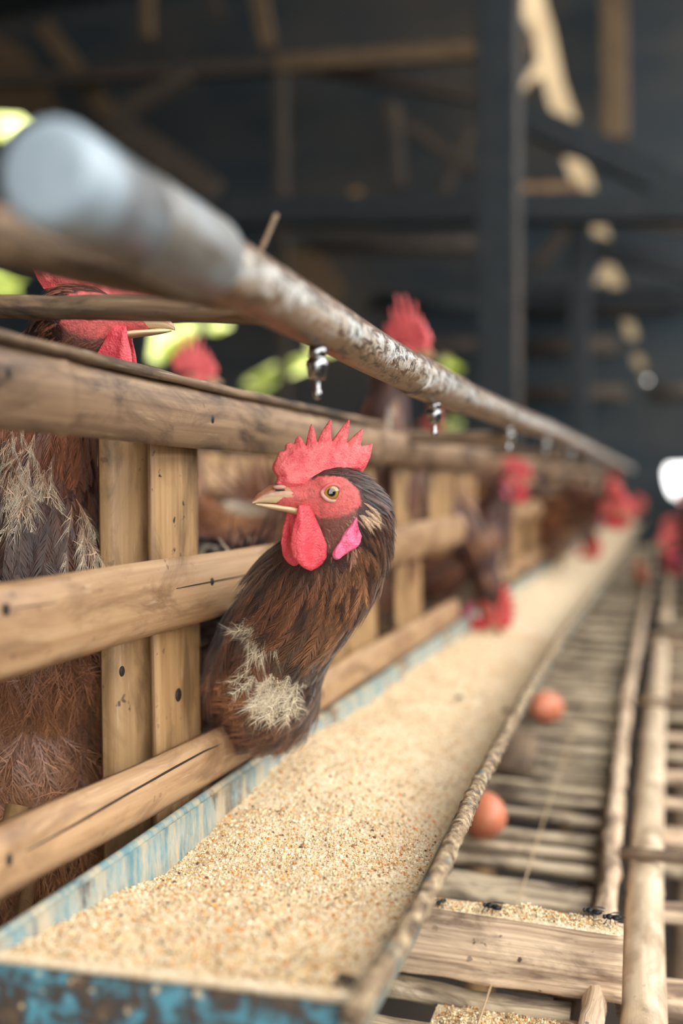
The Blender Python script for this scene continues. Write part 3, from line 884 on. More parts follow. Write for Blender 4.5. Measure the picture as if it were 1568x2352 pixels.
# boards nailed over the back wall, each a piece of it
wb = bpy.data.objects['wall_back']
for k, (pa, pb, hgt, mt) in enumerate((((1190, 715), (1568, 700), 26, 'beam'), ((1190, 800), (1420, 792), 34, 'beam'), ((1190, 905), (1440, 900), 30, 'beam'), ((1500, 900), (1600, 896), 26, 'beam'), ((860, 690), (1095, 700), 30, 'beam_dark'), ((860, 800), (1095, 790), 24, 'beam'), ((700, 565), (1095, 560), 26, 'beam'))):
    a = ony(*pa, YB - 0.02); b = ony(*pb, YB - 0.02)
    part('plank', board([a, b], 0.03, hgt * 6.2 / FPX, 0.5, (0, 0, 1)), M[mt], wb)

# outside: a dry bank that the sun reaches, and the ground goes on
V = []
for i in range(13):
    for j in range(25):
        x = -1.75 + 1.62 * j / 24; t = i / 12
        V.append((x, 7.4 + 2.0 * t + 0.1 * mnoise.noise((x * 2, t * 3, 1)), H_FLOOR + 7.6 * t ** 1.02 + 0.1 * mnoise.noise((x * 2, t * 5, 4))))
F = [(i * 25 + j, i * 25 + j + 1, (i + 1) * 25 + j + 1, (i + 1) * 25 + j) for i in range(12) for j in range(24)]
bank = struct(link('hill', new_mesh('hill', np.array(V), F, np.array(V)[:, :2]), M['bank']))

V = []
for i in range(13):
    for j in range(25):
        x = -10.5 + 8.2 * j / 24; t = i / 12
        V.append((x, 10.4 + 3.0 * t + 0.25 * mnoise.noise((x * 2, t * 3, 1)), H_FLOOR + 8.0 * t + 0.25 * mnoise.noise((x * 2, t * 5, 4))))
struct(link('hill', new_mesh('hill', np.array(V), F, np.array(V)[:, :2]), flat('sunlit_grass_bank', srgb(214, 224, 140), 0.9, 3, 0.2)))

def beam(name, p0, p1, y, wpx, mat, dy=0.10, y2=None):
    a = ony(*p0, y); b = ony(*p1, y if y2 is None else y2)
    w = wpx * (y * 1.05) / FPX
    d = nrm(b - a); upv = (0, 1, 0)
    V_, F_, U_ = board([a, b], w, dy, 0.4, upv, a, 0.006, 0.006)
    o = link(name, new_mesh(name, V_, F_, U_, smooth=False), M[mat]); o.location = a
    return struct(o)
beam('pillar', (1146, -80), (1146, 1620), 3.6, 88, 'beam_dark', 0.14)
beam('pillar_lit_edge', (1180, -80), (1180, 1620), 3.56, 22, 'beam', 0.05)  # lighter strip painting the lit right face of the dark pillar
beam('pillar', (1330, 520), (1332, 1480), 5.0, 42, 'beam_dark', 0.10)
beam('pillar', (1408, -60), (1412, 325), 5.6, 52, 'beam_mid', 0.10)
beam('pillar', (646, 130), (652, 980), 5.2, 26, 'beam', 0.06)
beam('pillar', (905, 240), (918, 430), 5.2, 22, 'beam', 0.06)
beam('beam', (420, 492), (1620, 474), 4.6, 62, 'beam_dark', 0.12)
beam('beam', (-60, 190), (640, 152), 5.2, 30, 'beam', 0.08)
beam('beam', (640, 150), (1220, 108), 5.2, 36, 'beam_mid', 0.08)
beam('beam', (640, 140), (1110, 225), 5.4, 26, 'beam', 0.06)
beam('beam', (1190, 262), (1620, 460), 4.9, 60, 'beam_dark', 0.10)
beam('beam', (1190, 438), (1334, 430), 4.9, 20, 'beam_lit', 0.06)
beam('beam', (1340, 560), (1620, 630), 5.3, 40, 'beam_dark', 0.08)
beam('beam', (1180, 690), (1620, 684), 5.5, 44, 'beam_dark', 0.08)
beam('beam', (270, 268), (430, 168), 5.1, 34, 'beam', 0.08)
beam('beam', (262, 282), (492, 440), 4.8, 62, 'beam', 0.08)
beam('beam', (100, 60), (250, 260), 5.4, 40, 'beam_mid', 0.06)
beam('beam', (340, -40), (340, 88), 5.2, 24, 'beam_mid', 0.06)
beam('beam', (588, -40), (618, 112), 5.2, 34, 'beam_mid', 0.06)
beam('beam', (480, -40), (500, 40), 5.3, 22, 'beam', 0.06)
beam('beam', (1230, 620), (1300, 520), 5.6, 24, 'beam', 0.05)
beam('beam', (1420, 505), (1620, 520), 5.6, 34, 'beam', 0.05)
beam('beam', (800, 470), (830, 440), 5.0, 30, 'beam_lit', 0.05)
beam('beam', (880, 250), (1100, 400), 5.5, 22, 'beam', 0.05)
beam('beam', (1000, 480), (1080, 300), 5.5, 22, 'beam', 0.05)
# a tan sheet standing for lit thatch, then a piece of sacking, on the back wall
sk = [(-40, 60), (60, 120), (150, 270), (-40, 260)]
def sheet(name, pix, y, th, mat):
    P_ = [ony(px, py, y) for px, py in pix]; n = len(P_)
    V_ = np.array(P_ + [p + np.array([0, th, 0]) for p in P_])
    F_ = [tuple(range(n)), tuple(range(2 * n - 1, n - 1, -1))] + [(i, (i + 1) % n, (i + 1) % n + n, i + n) for i in range(n)]
    return link(name, new_mesh(name, V_, F_, V_[:, [0, 2]], smooth=False), mat)
o = sheet('wall_sheet', sk, 5.975, 0.02, M['beam_mid']); tag(o, 'tan sheet standing for lit thatch high on the back wall at the upper left corner', 'sack')
o = sheet('wall_sheet', [(600, 700), (640, 570), (720, 560), (790, 660), (760, 720)], 5.975, 0.02, M['beam_mid']); tag(o, 'drab olive sacking behind the water pipe above the rising comb', 'sack')

# banana leaves in the sun outside the back wall
def banana(label, spots, base):
    root = thing('banana_plant', label, 'plant', base)
    base = np.asarray(base, float)
    top = base + np.array([0, 0, 1.4])
    part('stem', stick([base, top], 0.09, 0.2, (1, 0, 0), base, 10, 0.05, 1.0, 0.06), M['leaf'], root)
    for tip in spots:
        tip = np.asarray(tip, float)
        rt = top
        mid_ = (rt + tip) / 2 + np.array([0, 0.1, 0.35])
        p, s = smooth_path([rt, mid_, tip], 0.12, 4)
        n = len(p); w = np.sin(np.linspace(0.12, 1, n) * np.pi * 0.96) ** 0.6 * 0.40 + 0.008
        P_ = np.array([[(-ww, -0.25 * ww), (-ww * .5, -0.03), (0, 0.01), (ww * .5, -0.03), (ww, -0.25 * ww), (ww * .5, -0.035), (0, 0.0), (-ww * .5, -0.035)] for ww in w])
        part('leaf', sweep(p, P_, (0.0, -0.45, 0.9), base), M['leaf'], root)
sp_ = lambda px, py, y: ony(px, py, y)
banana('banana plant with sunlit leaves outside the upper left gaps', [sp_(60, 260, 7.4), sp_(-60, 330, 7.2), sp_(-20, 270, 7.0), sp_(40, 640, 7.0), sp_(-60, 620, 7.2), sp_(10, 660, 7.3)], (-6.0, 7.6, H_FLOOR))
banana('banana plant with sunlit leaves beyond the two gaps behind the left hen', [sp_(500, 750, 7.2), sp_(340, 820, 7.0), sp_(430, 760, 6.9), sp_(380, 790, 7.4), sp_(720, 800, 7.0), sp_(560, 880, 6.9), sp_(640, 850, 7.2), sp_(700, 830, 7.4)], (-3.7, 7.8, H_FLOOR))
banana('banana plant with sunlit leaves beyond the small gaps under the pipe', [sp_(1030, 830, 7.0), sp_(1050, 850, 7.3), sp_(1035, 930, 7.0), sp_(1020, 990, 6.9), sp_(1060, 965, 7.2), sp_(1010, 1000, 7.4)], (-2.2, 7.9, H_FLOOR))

# ================================================================== THE LEFT CAGE
XC = -0.28
cage = thing('bamboo_cage', 'long bamboo hen cage on the left with three front rails over upright slats', 'cage', (XC, 0.2, H_FLOOR))
CB = np.array(cage.location)
def cpart(name, vfu, mat, parent=None): return part(name, vfu, mat, parent or cage)
rail_bulge = 0.006
def rail(y0, y1, zt, zb, mat, x=XC, wob=0.0015, zfun=None, t=0.006, off=0.13):
    zc = (zt + zb) / 2
    ys = np.linspace(y0, y1, max(3, int((y1 - y0) / 0.25) + 1))
    pts = [(x, y, zc + (zfun(y) if zfun else 0)) for y in ys]
    return cpart('rail', cane_piece(pts, zt - zb, rail_bulge, t, (1, 0, 0), 0.36, 0.04, wob, CB, 11, off), mat)
topr = rail(0.10, 1.02, 0.0615, 0.022, M['cane_worn'], x=XC + 0.001, zfun=lambda y: 0.006 * math.exp(-((y - 0.2) / 0.35) ** 2) - 0.002, off=0.33)
topr2 = rail(0.98, 6.0, 0.058, 0.0215, M['cane_worn'], x=XC - 0.004, off=0.08)
# a second, thin strip lying behind the top edge of the top rail
cpart('top_strip', board([(XC - 0.003, 0.10, 0.0705), (XC - 0.003, 0.25, 0.0685), (XC - 0.003, 0.42, 0.0650), (XC - 0.003, 0.6, 0.0628), (XC - 0.003, 1.0, 0.0612)], 0.0075, 0.0055, 0.03, (0, 0, 1), CB, 0.0015, 0.0012), M['stick'])
midr = rail(0.12, 1.60, -0.0465, -0.091, M['cane'], zfun=lambda y: 0.004 * math.exp(-((y - 0.2) / 0.2) ** 2), off=0.86)
midr2 = rail(1.93, 2.50, -0.047, -0.080, M['cane'])
botr = rail(0.10, 1.42, -0.1665, -0.2005, M['cane'], zfun=lambda y: 0.012 * math.exp(-((y - 0.30) / 0.18) ** 2), off=1.1)
botr2 = rail(1.75, 2.50, -0.158, -0.186, M['cane'])
midr3 = rail(2.9, 6.0, -0.047, -0.085, M['cane'])
botr3 = rail(2.9, 6.0, -0.16, -0.19, M['cane'])

XS = -0.297
def slat(y0, y1, z0, z1, lean=0.0, x=XS, mat='cane_slat', b=0.009, par=None, name='slat'):
    yc = (y0 + y1) / 2
    return cpart(name, cane_piece([(x, yc, z0), (x, yc + lean * 0.5, (z0 + z1) / 2), (x, yc + lean, z1)], y1 - y0, b, 0.005, (1, 0, 0), 0.5, 0.04, 0.0008, CB, 11, 0.24), M[mat], par)
def slat_px(pl, pr, z0, z1, lean=0.0, x=XS, b=0.008):
    return slat(onx(pl, 1150, x - b)[1], onx(pr, 1150, x - b * 0.8)[1], z0, z1, lean, x, b=b)
sA = slat_px(236, 346, -0.30, 0.055, -0.003, XS - 0.016, 0.021)
sB = slat_px(360, 468, -0.30, 0.055, -0.008, XS, 0.005)
for pl, pr, z0, z1, ln in ((744, 797, -0.30, -0.05, 0.0), (802, 874, -0.30, 0.05, -0.02), (912, 974, -0.30, 0.05, -0.02), (985, 1045, -0.10, 0.05, 0.0), (1050, 1095, -0.10, 0.05, 0.0),
                           (1128, 1158, -0.30, -0.05, 0.0), (1170, 1200, -0.30, -0.04, 0.0), (1212, 1240, -0.30, -0.04, 0.0), (-160, -60, -0.30, 0.055, 0.0)):
    slat_px(pl, pr, z0, z1, ln)
for y in (2.9, 3.05, 3.5, 3.65, 4.15, 4.3, 4.85, 5.0, 5.5, 5.65, 5.9):
    slat(y, y + 0.10, -0.30, 0.04)
# the back of the cage: broad flat canes, and the strip along them
y = 0.55
while y < 4.0:
    w = random.uniform(0.085, 0.12)
    cpart('back_slat', cane_piece([(-0.66, y + w / 2, -0.30), (-0.66, y + w / 2, 0.046)], w, 0.006, 0.006, (1, 0, 0), 0.6, 0.08, 0.001, CB, 7), M['cane_slat'])
    y += w + random.uniform(0.004, 0.02)
cpart('back_rail', cane_piece([(-0.648, 0.4, -0.006), (-0.648, 2.0, 0.004), (-0.648, 4.0, 0.0)], 0.034, 0.004, 0.005, (1, 0, 0), 0.5, 0.1, 0.001, CB, 7), M['cane'])
# floor of the cage: slats that slope to the front and run on as the egg rack's
for i in range(58):
    yy = 0.22 + i * 0.085
    cpart('floor_slat', board([(-0.66, yy, -0.300), (-0.285, yy, -0.318)], 0.022, 0.008, 0.2, (0, 0, 1), CB), M['rack_wood'])
for yy in (0.15, 1.7, 3.3, 4.9):
    for xx in (-0.30, -0.66):
        cpart('post', stick([(xx, yy, H_FLOOR), (xx, yy, -0.29)], 0.022, 0.2, (1, 0, 0), CB, 10, 0.04), M['cane_slat'])
    cpart('bearer', stick([(-0.68, yy, -0.335), (-0.045, yy, -0.375)], 0.011, 0.1, (0, 0, 1), CB, 8, 0.06), M['stick'])
cpart('long_bearer', stick([(-0.31, 0.1, -0.33), (-0.31, 6.0, -0.33)], 0.012, 0.2, (0, 0, 1), CB, 8, 0.05), M['stick'])
cpart('long_bearer', stick([(-0.65, 0.1, -0.316), (-0.65, 6.0, -0.316)], 0.012, 0.2, (0, 0, 1), CB, 8, 0.05), M['stick'])
# cross sticks over the top: the nearest carries the water pipe
a = at(-60, 706, 0.575); b = at(705, 716, 0.492)
cpart('cross_stick', board([a, (a + b) / 2 + np.array([0, 0, 0.001]), b], 0.013, 0.0125, 0.02, (0, 0, 1), CB, 0.003, 0.0022), M['stick'])
q0 = at(-90, 515, 0.33); q1 = at(520, 668, 0.45)
cpart('carrier_pole', stick([q0, (q0 + q1) / 2, q1], 0.0105, 0.03, (0, 0, 1), CB, 14, 0.10), M['stick'])
for yy in (1.14, 1.72, 2.4, 3.2, 4.2):
    cpart('cross_stick', stick([(-0.66, yy + 0.03, 0.058), (-0.164, yy, 0.052)], 0.008, 0.05, (0, 0, 1), CB, 8, 0.15), M['stick'])
for xa, ya, xb, yb, zz in ((-0.62, 1.20, -0.36, 1.24, -0.248), (-0.66, 1.0, -0.54, 1.0, -0.233), (-0.62, 1.74, -0.42, 1.76, -0.278)):
    cpart('perch', stick([(xa, ya, zz), (xb, yb, zz)], 0.008, 0.05, (0, 0, 1), CB, 8, 0.1), M['stick'])
# nails and splits
def railx(z, zc, w, x=XC): return x - rail_bulge * min(1, abs(2 * (z - zc) / w)) ** 2.2
def nail(px, py, x, par, r=0.0026):
    c = onx(px, py, x)
    V_, F_, U_ = ball(c, (0.0011, r, r * 1.15), 8, 6, CB)
    link('nail', new_mesh('nail', V_, F_, U_), M['nail'], par)
nail(487, 963, XC + 0.0006, topr); nail(18, 857, XC + 0.0005, topr, 0.0022); nail(880, 1038, XC - 0.0006, topr, 0.0035)
nail(487, 1336, XC - 0.0005, midr, 0.0022); nail(14, 1400, XC - 0.0008, midr, 0.0026)
nail(497, 1733, XC - 0.001, botr, 0.0024); nail(20, 1976, XC - 0.001, botr, 0.0026); nail(738, 1594, XC - 0.0005, botr, 0.0034); nail(975, 1447, XC - 0.0005, botr, 0.003)
nail(280, 1542, XS - 0.007, sA, 0.0028); nail(410, 1596, XS + 0.0002, sB, 0.0038)
def crack(pix, x, par, r=0.0006):
    pts = [onx(px, py, x) for px, py in pix]
    p, s = smooth_path(pts, 0.004, 1)
    rr = r * np.sin(np.linspace(0.05, 0.97, len(p)) * np.pi) ** 0.5
    P_ = np.array([circ(1.0, 6) * q for q in rr])
    V_, F_, U_ = sweep(p, P_, (1, 0, 0.01), CB)
    link('split', new_mesh('split', V_, F_, U_), M['crack'], par)
crack([(405, 1352), (450, 1343), (487, 1336), (545, 1325), (600, 1312)], XC - 0.0005, midr, 0.0005)
crack([(30, 1398), (90, 1390), (160, 1380)], XC - 0.0013, midr, 0.0004)
crack([(60, 1955), (170, 1895), (290, 1825), (400, 1763), (470, 1725), (535, 1697)], XC - 0.0008, botr, 0.0009)
# droppings and a crust on the side of the second slat
for i in range(26):
    zz = random.uniform(-0.175, -0.115)
    V_, F_, U_ = ball((XS - 0.006 + random.uniform(-.002, .002), 0.6005 + random.uniform(-.0015, .002), zz), (0.003, 0.0022, 0.004), 6, 4, CB)
    if i == 0: VV, FF = V_, list(F_)
    else:
        FF += [tuple(k + len(VV) for k in q) for q in F_]; VV = np.concatenate([VV, V_])
link('dried_crust', new_mesh('dried_crust', VV, FF, VV[:, :2]), M['rod'], sB)['kind'] = 'stuff'

# ================================================================== THE WATER PIPE
pp = [onx(*q, -0.164) for q in ((105, 395), (300, 498), (470, 592), (600, 666), (728, 735), (850, 806), (997, 884), (1168, 955), (1253, 985), (1350, 1030), (1450, 1078))]
pp[0] = np.array([-0.164, 0.2385, pp[0][2]])
pipe = thing('water_pipe', 'dirty white plastic water pipe with a grey end cap and steel drinking nipples', 'pipe', pp[3])
PB = np.array(pipe.location)
pth, ps = smooth_path(pp[2:], 0.012, 6)
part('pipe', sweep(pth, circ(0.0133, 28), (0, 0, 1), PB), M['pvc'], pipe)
d0 = nrm(pp[2] - pp[0])
e0, e1 = pp[0], pp[2]
sk_ = [0.0, 0.0006, 0.0025, 0.006, 0.055, 0.056]
def lathe(axis0, d, prof, n=30):
    path = np.array([axis0 + d * s for s, r in prof]); P_ = np.array([circ(r, n) for s, r in prof])
    return sweep(path, P_, (0, 0, 1), PB)
Lc = np.linalg.norm(e1 - e0)
part('end_cap', lathe(e0, d0, [(0, 0.0105), (0.0003, 0.0128), (0.0012, 0.0145), (0.003, 0.0155), (0.006, 0.0158), (Lc * 0.46, 0.0158), (Lc * 0.47, 0.0152)]), M['cap'], pipe)
part('socket', lathe(e0 + d0 * Lc * 0.475, d0, [(0, 0.0152), (0.001, 0.0162), (0.004, 0.0163), (Lc * 0.50, 0.0163), (Lc * 0.535, 0.0158), (Lc * 0.54, 0.0135)]), M['socket'], pipe)
c0 = onx(945, 858, -0.164); c1 = onx(1052, 908, -0.164)
dd = nrm(c1 - c0)
part('coupling', lathe(c0, dd, [(0, 0.0133), (0.0002, 0.0147), (0.004, 0.0149), (np.linalg.norm(c1 - c0), 0.0148), (np.linalg.norm(c1 - c0) + .001, 0.0133)]), M['pvc'], pipe)
for (px, py) in ((728, 735), (997, 884), (1168, 955), (1253, 985), (1312, 1012), (1356, 1032), (1388, 1047)):
    c = onx(px, py, -0.164); c[2] = np.interp(c[1], pth[:, 1], pth[:, 2])
    zt = c[2] - 0.0125
    prof = [(0, 0.0040), (0.0002, 0.0046), (0.005, 0.0046), (0.0056, 0.0040), (0.0066, 0.0040), (0.0072, 0.0052), (0.010, 0.0054), (0.0125, 0.0046), (0.0165, 0.0040), (0.0168, 0.0018)]
    path = np.array([[c[0], c[1], zt - s] for s, r in prof])
    nb = part('nipple', sweep(path, np.array([circ(r, 16) for s, r in prof]), (0, 1, 0), PB), M['steel'], pipe)
    prof = [(0.0165, 0.0010), (0.0172, 0.0015), (0.0215, 0.0015), (0.0222, 0.0021), (0.0245, 0.0023), (0.0262, 0.0015), (0.0266, 0.0004)]
    path = np.array([[c[0], c[1], zt - s] for s, r in prof])
    part('valve_pin', sweep(path, np.array([circ(r, 12) for s, r in prof]), (0, 1, 0), PB), M['steel'], nb)
tw = thing('twig', 'thin dry twig stuck upright on top of the water pipe', 'twig', at(598, 574, 0.435))
part('stem', stick([at(596, 580, 0.435), at(612, 545, 0.437), at(634, 492, 0.44)], 0.0011, 0.004, (1, 0, 0), np.array(tw.location), 6, 0.2), M['stick'], tw)

# ================================================================== THE FEED TROUGH
rodp = [(-0.110, 0.352), (-0.108, 0.404), (-0.108, 0.488), (-0.1155, 0.654), (-0.123, 0.957), (-0.1275, 1.411), (-0.118, 2.3), (-0.106, 3.168), (-0.106, 5.9)]
def rodx(y): return np.interp(y, [q[1] for q in rodp], [q[0] for q in rodp])
trough = thing('feed_trough', 'long blue sheet metal feed trough with a feed-crusted right rim', 'trough', (-0.2, 0.36, -0.28))
TB = np.array(trough.location)
ys = np.concatenate([np.arange(0.362, 1.6, 0.03), np.arange(1.6, 5.95, 0.15)])
P_ = []
path = np.array([(-0.2, y, -0.2) for y in ys])
for y in ys:
    xr = rodx(y) + 0.2 - 0.003
    o_ = [(-0.083, -0.006), (-0.082, -0.03), (-0.072, -0.062), (-0.05, -0.076), (0.02, -0.078), (xr - 0.028, -0.066), (xr - 0.008, -0.035), (xr, -0.002)]
    i_ = [(x * 0.98 + 0.001 - 0.001 * (k > 4), z + 0.0015) for k, (x, z) in enumerate(o_)][::-1]
    i_ = [(x + (0.0012 if x < 0 else -0.0012), z) for x, z in i_]
    P_.append(o_ + i_)
part('trough_body', sweep(path, np.array(P_), (0, 0, 1), TB), M['trough'], trough)
part('left_rim', stick([(-0.2845, y, -0.2055) for y in ys], 0.0032, 0.03, (0, 0, 1), TB, 8, 0.06), M['trough'], trough)
rp, rs = smooth_path([(x, y, -0.2) for x, y in rodp], 0.004, 14)
n = 12; sdv = 3.3
P_ = np.array([circ(1.0, n) * (0.0049 * np.array([[1 + 0.30 * mnoise.noise((s * 110, 1.3 * math.cos(k * 2 * math.pi / n), 1.3 * math.sin(k * 2 * math.pi / n))) + 0.22 * mnoise.noise((s * 260, k * 0.7, 5))] for k in range(n)])) for s in rs])
part('right_rim', sweep(rp, P_, (0, 0, 1), TB), M['rod'], trough)
eA = onz(-130, 2186, -0.203); eB = onz(832, 2298, -0.203)
ep = np.array([eA + (eB - eA) * t for t in np.linspace(0, 1, 22)])
part('end_plate', sweep(ep - np.array([0, 0, 0.045]), rrect(0.0026, 0.09, 0.001), (0, 0, 1), TB), M['plate'], trough)
P_ = np.array([circ(0.0024, 8) * (1 + 0.25 * mnoise.noise((k * 0.8, 2, 3))) for k in range(22)])
part('end_rim', sweep(ep + np.array([0, 0, 0.0005]), P_, (0, 0, 1), TB), M['feed'], trough)

def feed_h(x, y):
    """height of the feed bed"""
    u = np.clip((x + 0.285) / (rodx(y) + 0.285), 0, 1)
    edge = np.interp(y, [0.36, 0.44, 0.52, 0.62, 0.70, 0.80, 0.95, 1.15, 1.4, 1.8, 3, 6], [-0.208, -0.220, -0.230, -0.224, -0.213, -0.213, -0.222, -0.218, -0.224, -0.220, -0.218, -0.218])
    mid_ = np.interp(y, [0.36, 0.50, 0.65, 0.9, 1.2, 1.6, 6], [-0.206, -0.214, -0.214, -0.214, -0.219, -0.218, -0.218])
    rt = np.interp(y, [0.36, 0.45, 0.60, 0.75, 1.0, 1.4, 1.8, 6], [-0.208, -0.218, -0.234, -0.270, -0.274, -0.268, -0.250, -0.232])
    h = edge * (1 - u) ** 2 + 2 * mid_ * u * (1 - u) * 1.0 + rt * u ** 2
    h = h + 0.0035 * mnoise.noise((x * 30, y * 22, 0.5)) + 0.0016 * mnoise.noise((x * 90, y * 80, 2.5))
    return h
nx = 60
ysf = np.concatenate([np.arange(0.366, 1.3, 0.005), np.arange(1.3, 5.9, 0.03)])
V = []; 
for y in ysf:
    xr = rodx(y)
    for i in range(nx):
        u = i / (nx - 1)
        x = -0.281 + u * (xr - 0.004 + 0.281)
        yy = y + (0.0 if y > 0.5 else -(0.02) * u * 0)
        h = feed_h(x, y)
        # keep within the walls
        x2 = max(x, -0.2815 + max(0, (-0.206 - h - 0.03)) * 0.3); x2 = min(x2, xr - 0.007 - max(0, -0.2 - h) * 0.42)
        V.append((x2, yy, h))
V = np.array(V)
# near end follows the slanting end plate
sl = (eB[1] - eA[1]) / (eB[0] - eA[0])
def endy(x): return eA[1] + sl * (x - eA[0]) + 0.002
V[:, 1] = np.maximum(V[:, 1], endy(V[:, 0]))
F = np.array([(i * nx + j, i * nx + j + 1, (i + 1) * nx + j + 1, (i + 1) * nx + j) for i in range(len(ysf) - 1) for j in range(nx - 1)])
feed = link('chicken_feed', new_mesh('chicken_feed', V, F), M['feed'])
tag(feed, 'pale ground maize feed heaped along the blue trough', 'feed', None, 'stuff')

# crushed grains lying on the feed
OCT = np.array([(1, 0, 0), (-1, 0, 0), (0, 1, 0), (0, -1, 0), (0, 0, 1), (0, 0, -1)], float)
OCTF = np.array([(0, 2, 4), (2, 1, 4), (1, 3, 4), (3, 0, 4), (2, 0, 5), (1, 2, 5), (3, 1, 5), (0, 3, 5)])
PAL = np.array([srgb(*c)[:3] for c in ((250, 236, 206), (240, 214, 164), (226, 176, 104), (222, 140, 70), (206, 186, 150), (150, 108, 70), (96, 68, 48), (244, 226, 186))])
PALW = np.array([.27, .23, .13, .07, .14, .05, .015, .095]); PALW = PALW / PALW.sum()
def grains(P, size):
    n = len(P)
    s = size[:, None, None] * rng.uniform(0.45, 1.0, (n, 1, 3))
    q = rng.standard_normal((n, 4)); q /= np.linalg.norm(q, axis=1)[:, None]
    w, x, y, z = q.T
    Rt = np.stack([np.stack([1 - 2 * (y * y + z * z), 2 * (x * y - z * w), 2 * (x * z + y * w)], -1), np.stack([2 * (x * y + z * w), 1 - 2 * (x * x + z * z), 2 * (y * z - x * w)], -1), np.stack([2 * (x * z - y * w), 2 * (y * z + x * w), 1 - 2 * (x * x + y * y)], -1)], 1)
    L = OCT[None] * s + rng.standard_normal((n, 6, 3)) * size[:, None, None] * 0.16
    V = np.einsum('nij,nkj->nki', Rt, L) + P[:, None]
    F = (OCTF[None] + 6 * np.arange(n)[:, None, None]).reshape(-1, 3)
    c = PAL[rng.choice(len(PAL), n, p=PALW)] * rng.uniform(0.85, 1.08, (n, 1))
    return V.reshape(-1, 3), F, np.repeat(np.clip(c, 0, 1), 6, 0)
ng = 46000
gy = 0.366 + (1.55 - 0.366) * rng.random(ng) ** 1.7
gu = 0.95 * rng.random(ng)
P = np.array([((lambda x: (x, y, feed_h(x, y) + 0.0003))(-0.279 + u * (rodx(y) - 0.008 + 0.279))) for y, u in zip(gy, gu)])
P[:, 0] = np.minimum(P[:, 0], rodx(P[:, 1]) - 0.009 - np.maximum(0, -0.2 - P[:, 2]) * 0.42)
P[:, 1] = np.where(P[:, 1] < endy(P[:, 0]) + 0.002, endy(P[:, 0]) + 0.002 + 0.05 * rng.random(ng), P[:, 1])
gs = 0.00055 + 0.0012 * rng.random(ng) ** 3
GV, GF, GC = grains(P, gs)
o = link('crushed_grain', new_mesh('crushed_grain', GV, GF, None, GC, smooth=False), M['grain'], feed); o['kind'] = 'stuff'

# ================================================================== THE EGG RACK
rack = thing('egg_rack', 'slatted wooden egg rack below the feed trough with a nailed end board', 'rack', (-0.12, 0.62, -0.36))
RB = np.array(rack.location)
zr = -0.345
sl_list = [(0.565, 0.03), (0.607, 0.030), (0.652, 0.026), (0.700, 0.02), (0.745, 0.02), (0.842, 0.062), (0.908, 0.018), (0.950, 0.017), (0.990, 0.014), (1.045, 0.020), (1.098, 0.016), (1.150, 0.018), (1.195, 0.012), (1.228, 0.012), (1.265, 0.020), (1.335, 0.040), (1.385, 0.014), (1.440, 0.026), (1.498, 0.018), (1.548, 0.018), (1.610, 0.034), (1.668, 0.02), (1.73, 0.03), (1.80, 0.03), (1.87, 0.02)]
yy = 1.94
while yy < 5.8:
    sl_list.append((yy, random.uniform(0.022, 0.05))); yy += random.uniform(0.07, 0.11)
for yy, w in sl_list:
    tilt = random.uniform(-0.006, 0.006); dz = random.uniform(-0.003, 0.003)
    part('slat', board([(-0.272, yy + tilt, zr + dz - 0.0005), (-0.055, yy - tilt - 0.003, zr + dz - 0.0045)], w * 0.78, 0.009, 0.02, (0, 0, 1), RB, 0.0022, 0.0028), M['rack_wood'], rack)
part('side_rail', board([(-0.041, 0.50, -0.336), (-0.0405, 0.82, -0.335), (-0.046, 1.1, -0.335), (-0.052, 1.594, -0.336), (-0.050, 2.3, -0.336), (-0.045, 3.43, -0.335), (-0.045, 5.9, -0.335)], 0.0155, 0.020, 0.015, (0, 0, 1), RB, 0.004, 0.0045), M['stick_pale'] if 'stick_pale' in M else M['old_wood'], rack)
part('long_bearer', stick([(-0.20, 0.5, -0.366), (-0.20, 5.9, -0.366)], 0.010, 0.2, (0, 0, 1), RB, 8, 0.06), M['stick'], rack)
part('long_bearer', stick([(-0.062, 0.5, -0.366), (-0.062, 5.9, -0.366)], 0.010, 0.2, (0, 0, 1), RB, 8, 0.06), M['stick'], rack)
pl = ony(1430, 2112, 0.66)
a = np.array([-0.20, 0.656, -0.3085]); b = np.array([pl[0], 0.662, -0.3115])
ebv = board([a, b], 0.016, 0.0475, 0.006, (0, 0, 1), RB, 0.0016, 0.0016)
part('end_board', ebv, M['old_wood'], rack)
part('end_stub', board([(-0.0475, 0.60, -0.41), (-0.046, 0.628, -0.337)], 0.020, 0.018, 0.01, (0, 1, 0.3), RB, 0.003, 0.003), M['old_wood'], rack)
part('divider', board([(-0.166, 1.16, -0.336), (-0.166, 1.20, -0.300)], 0.006, 0.05, 0.02, (1, 0, 0), RB), M['stick'], rack)
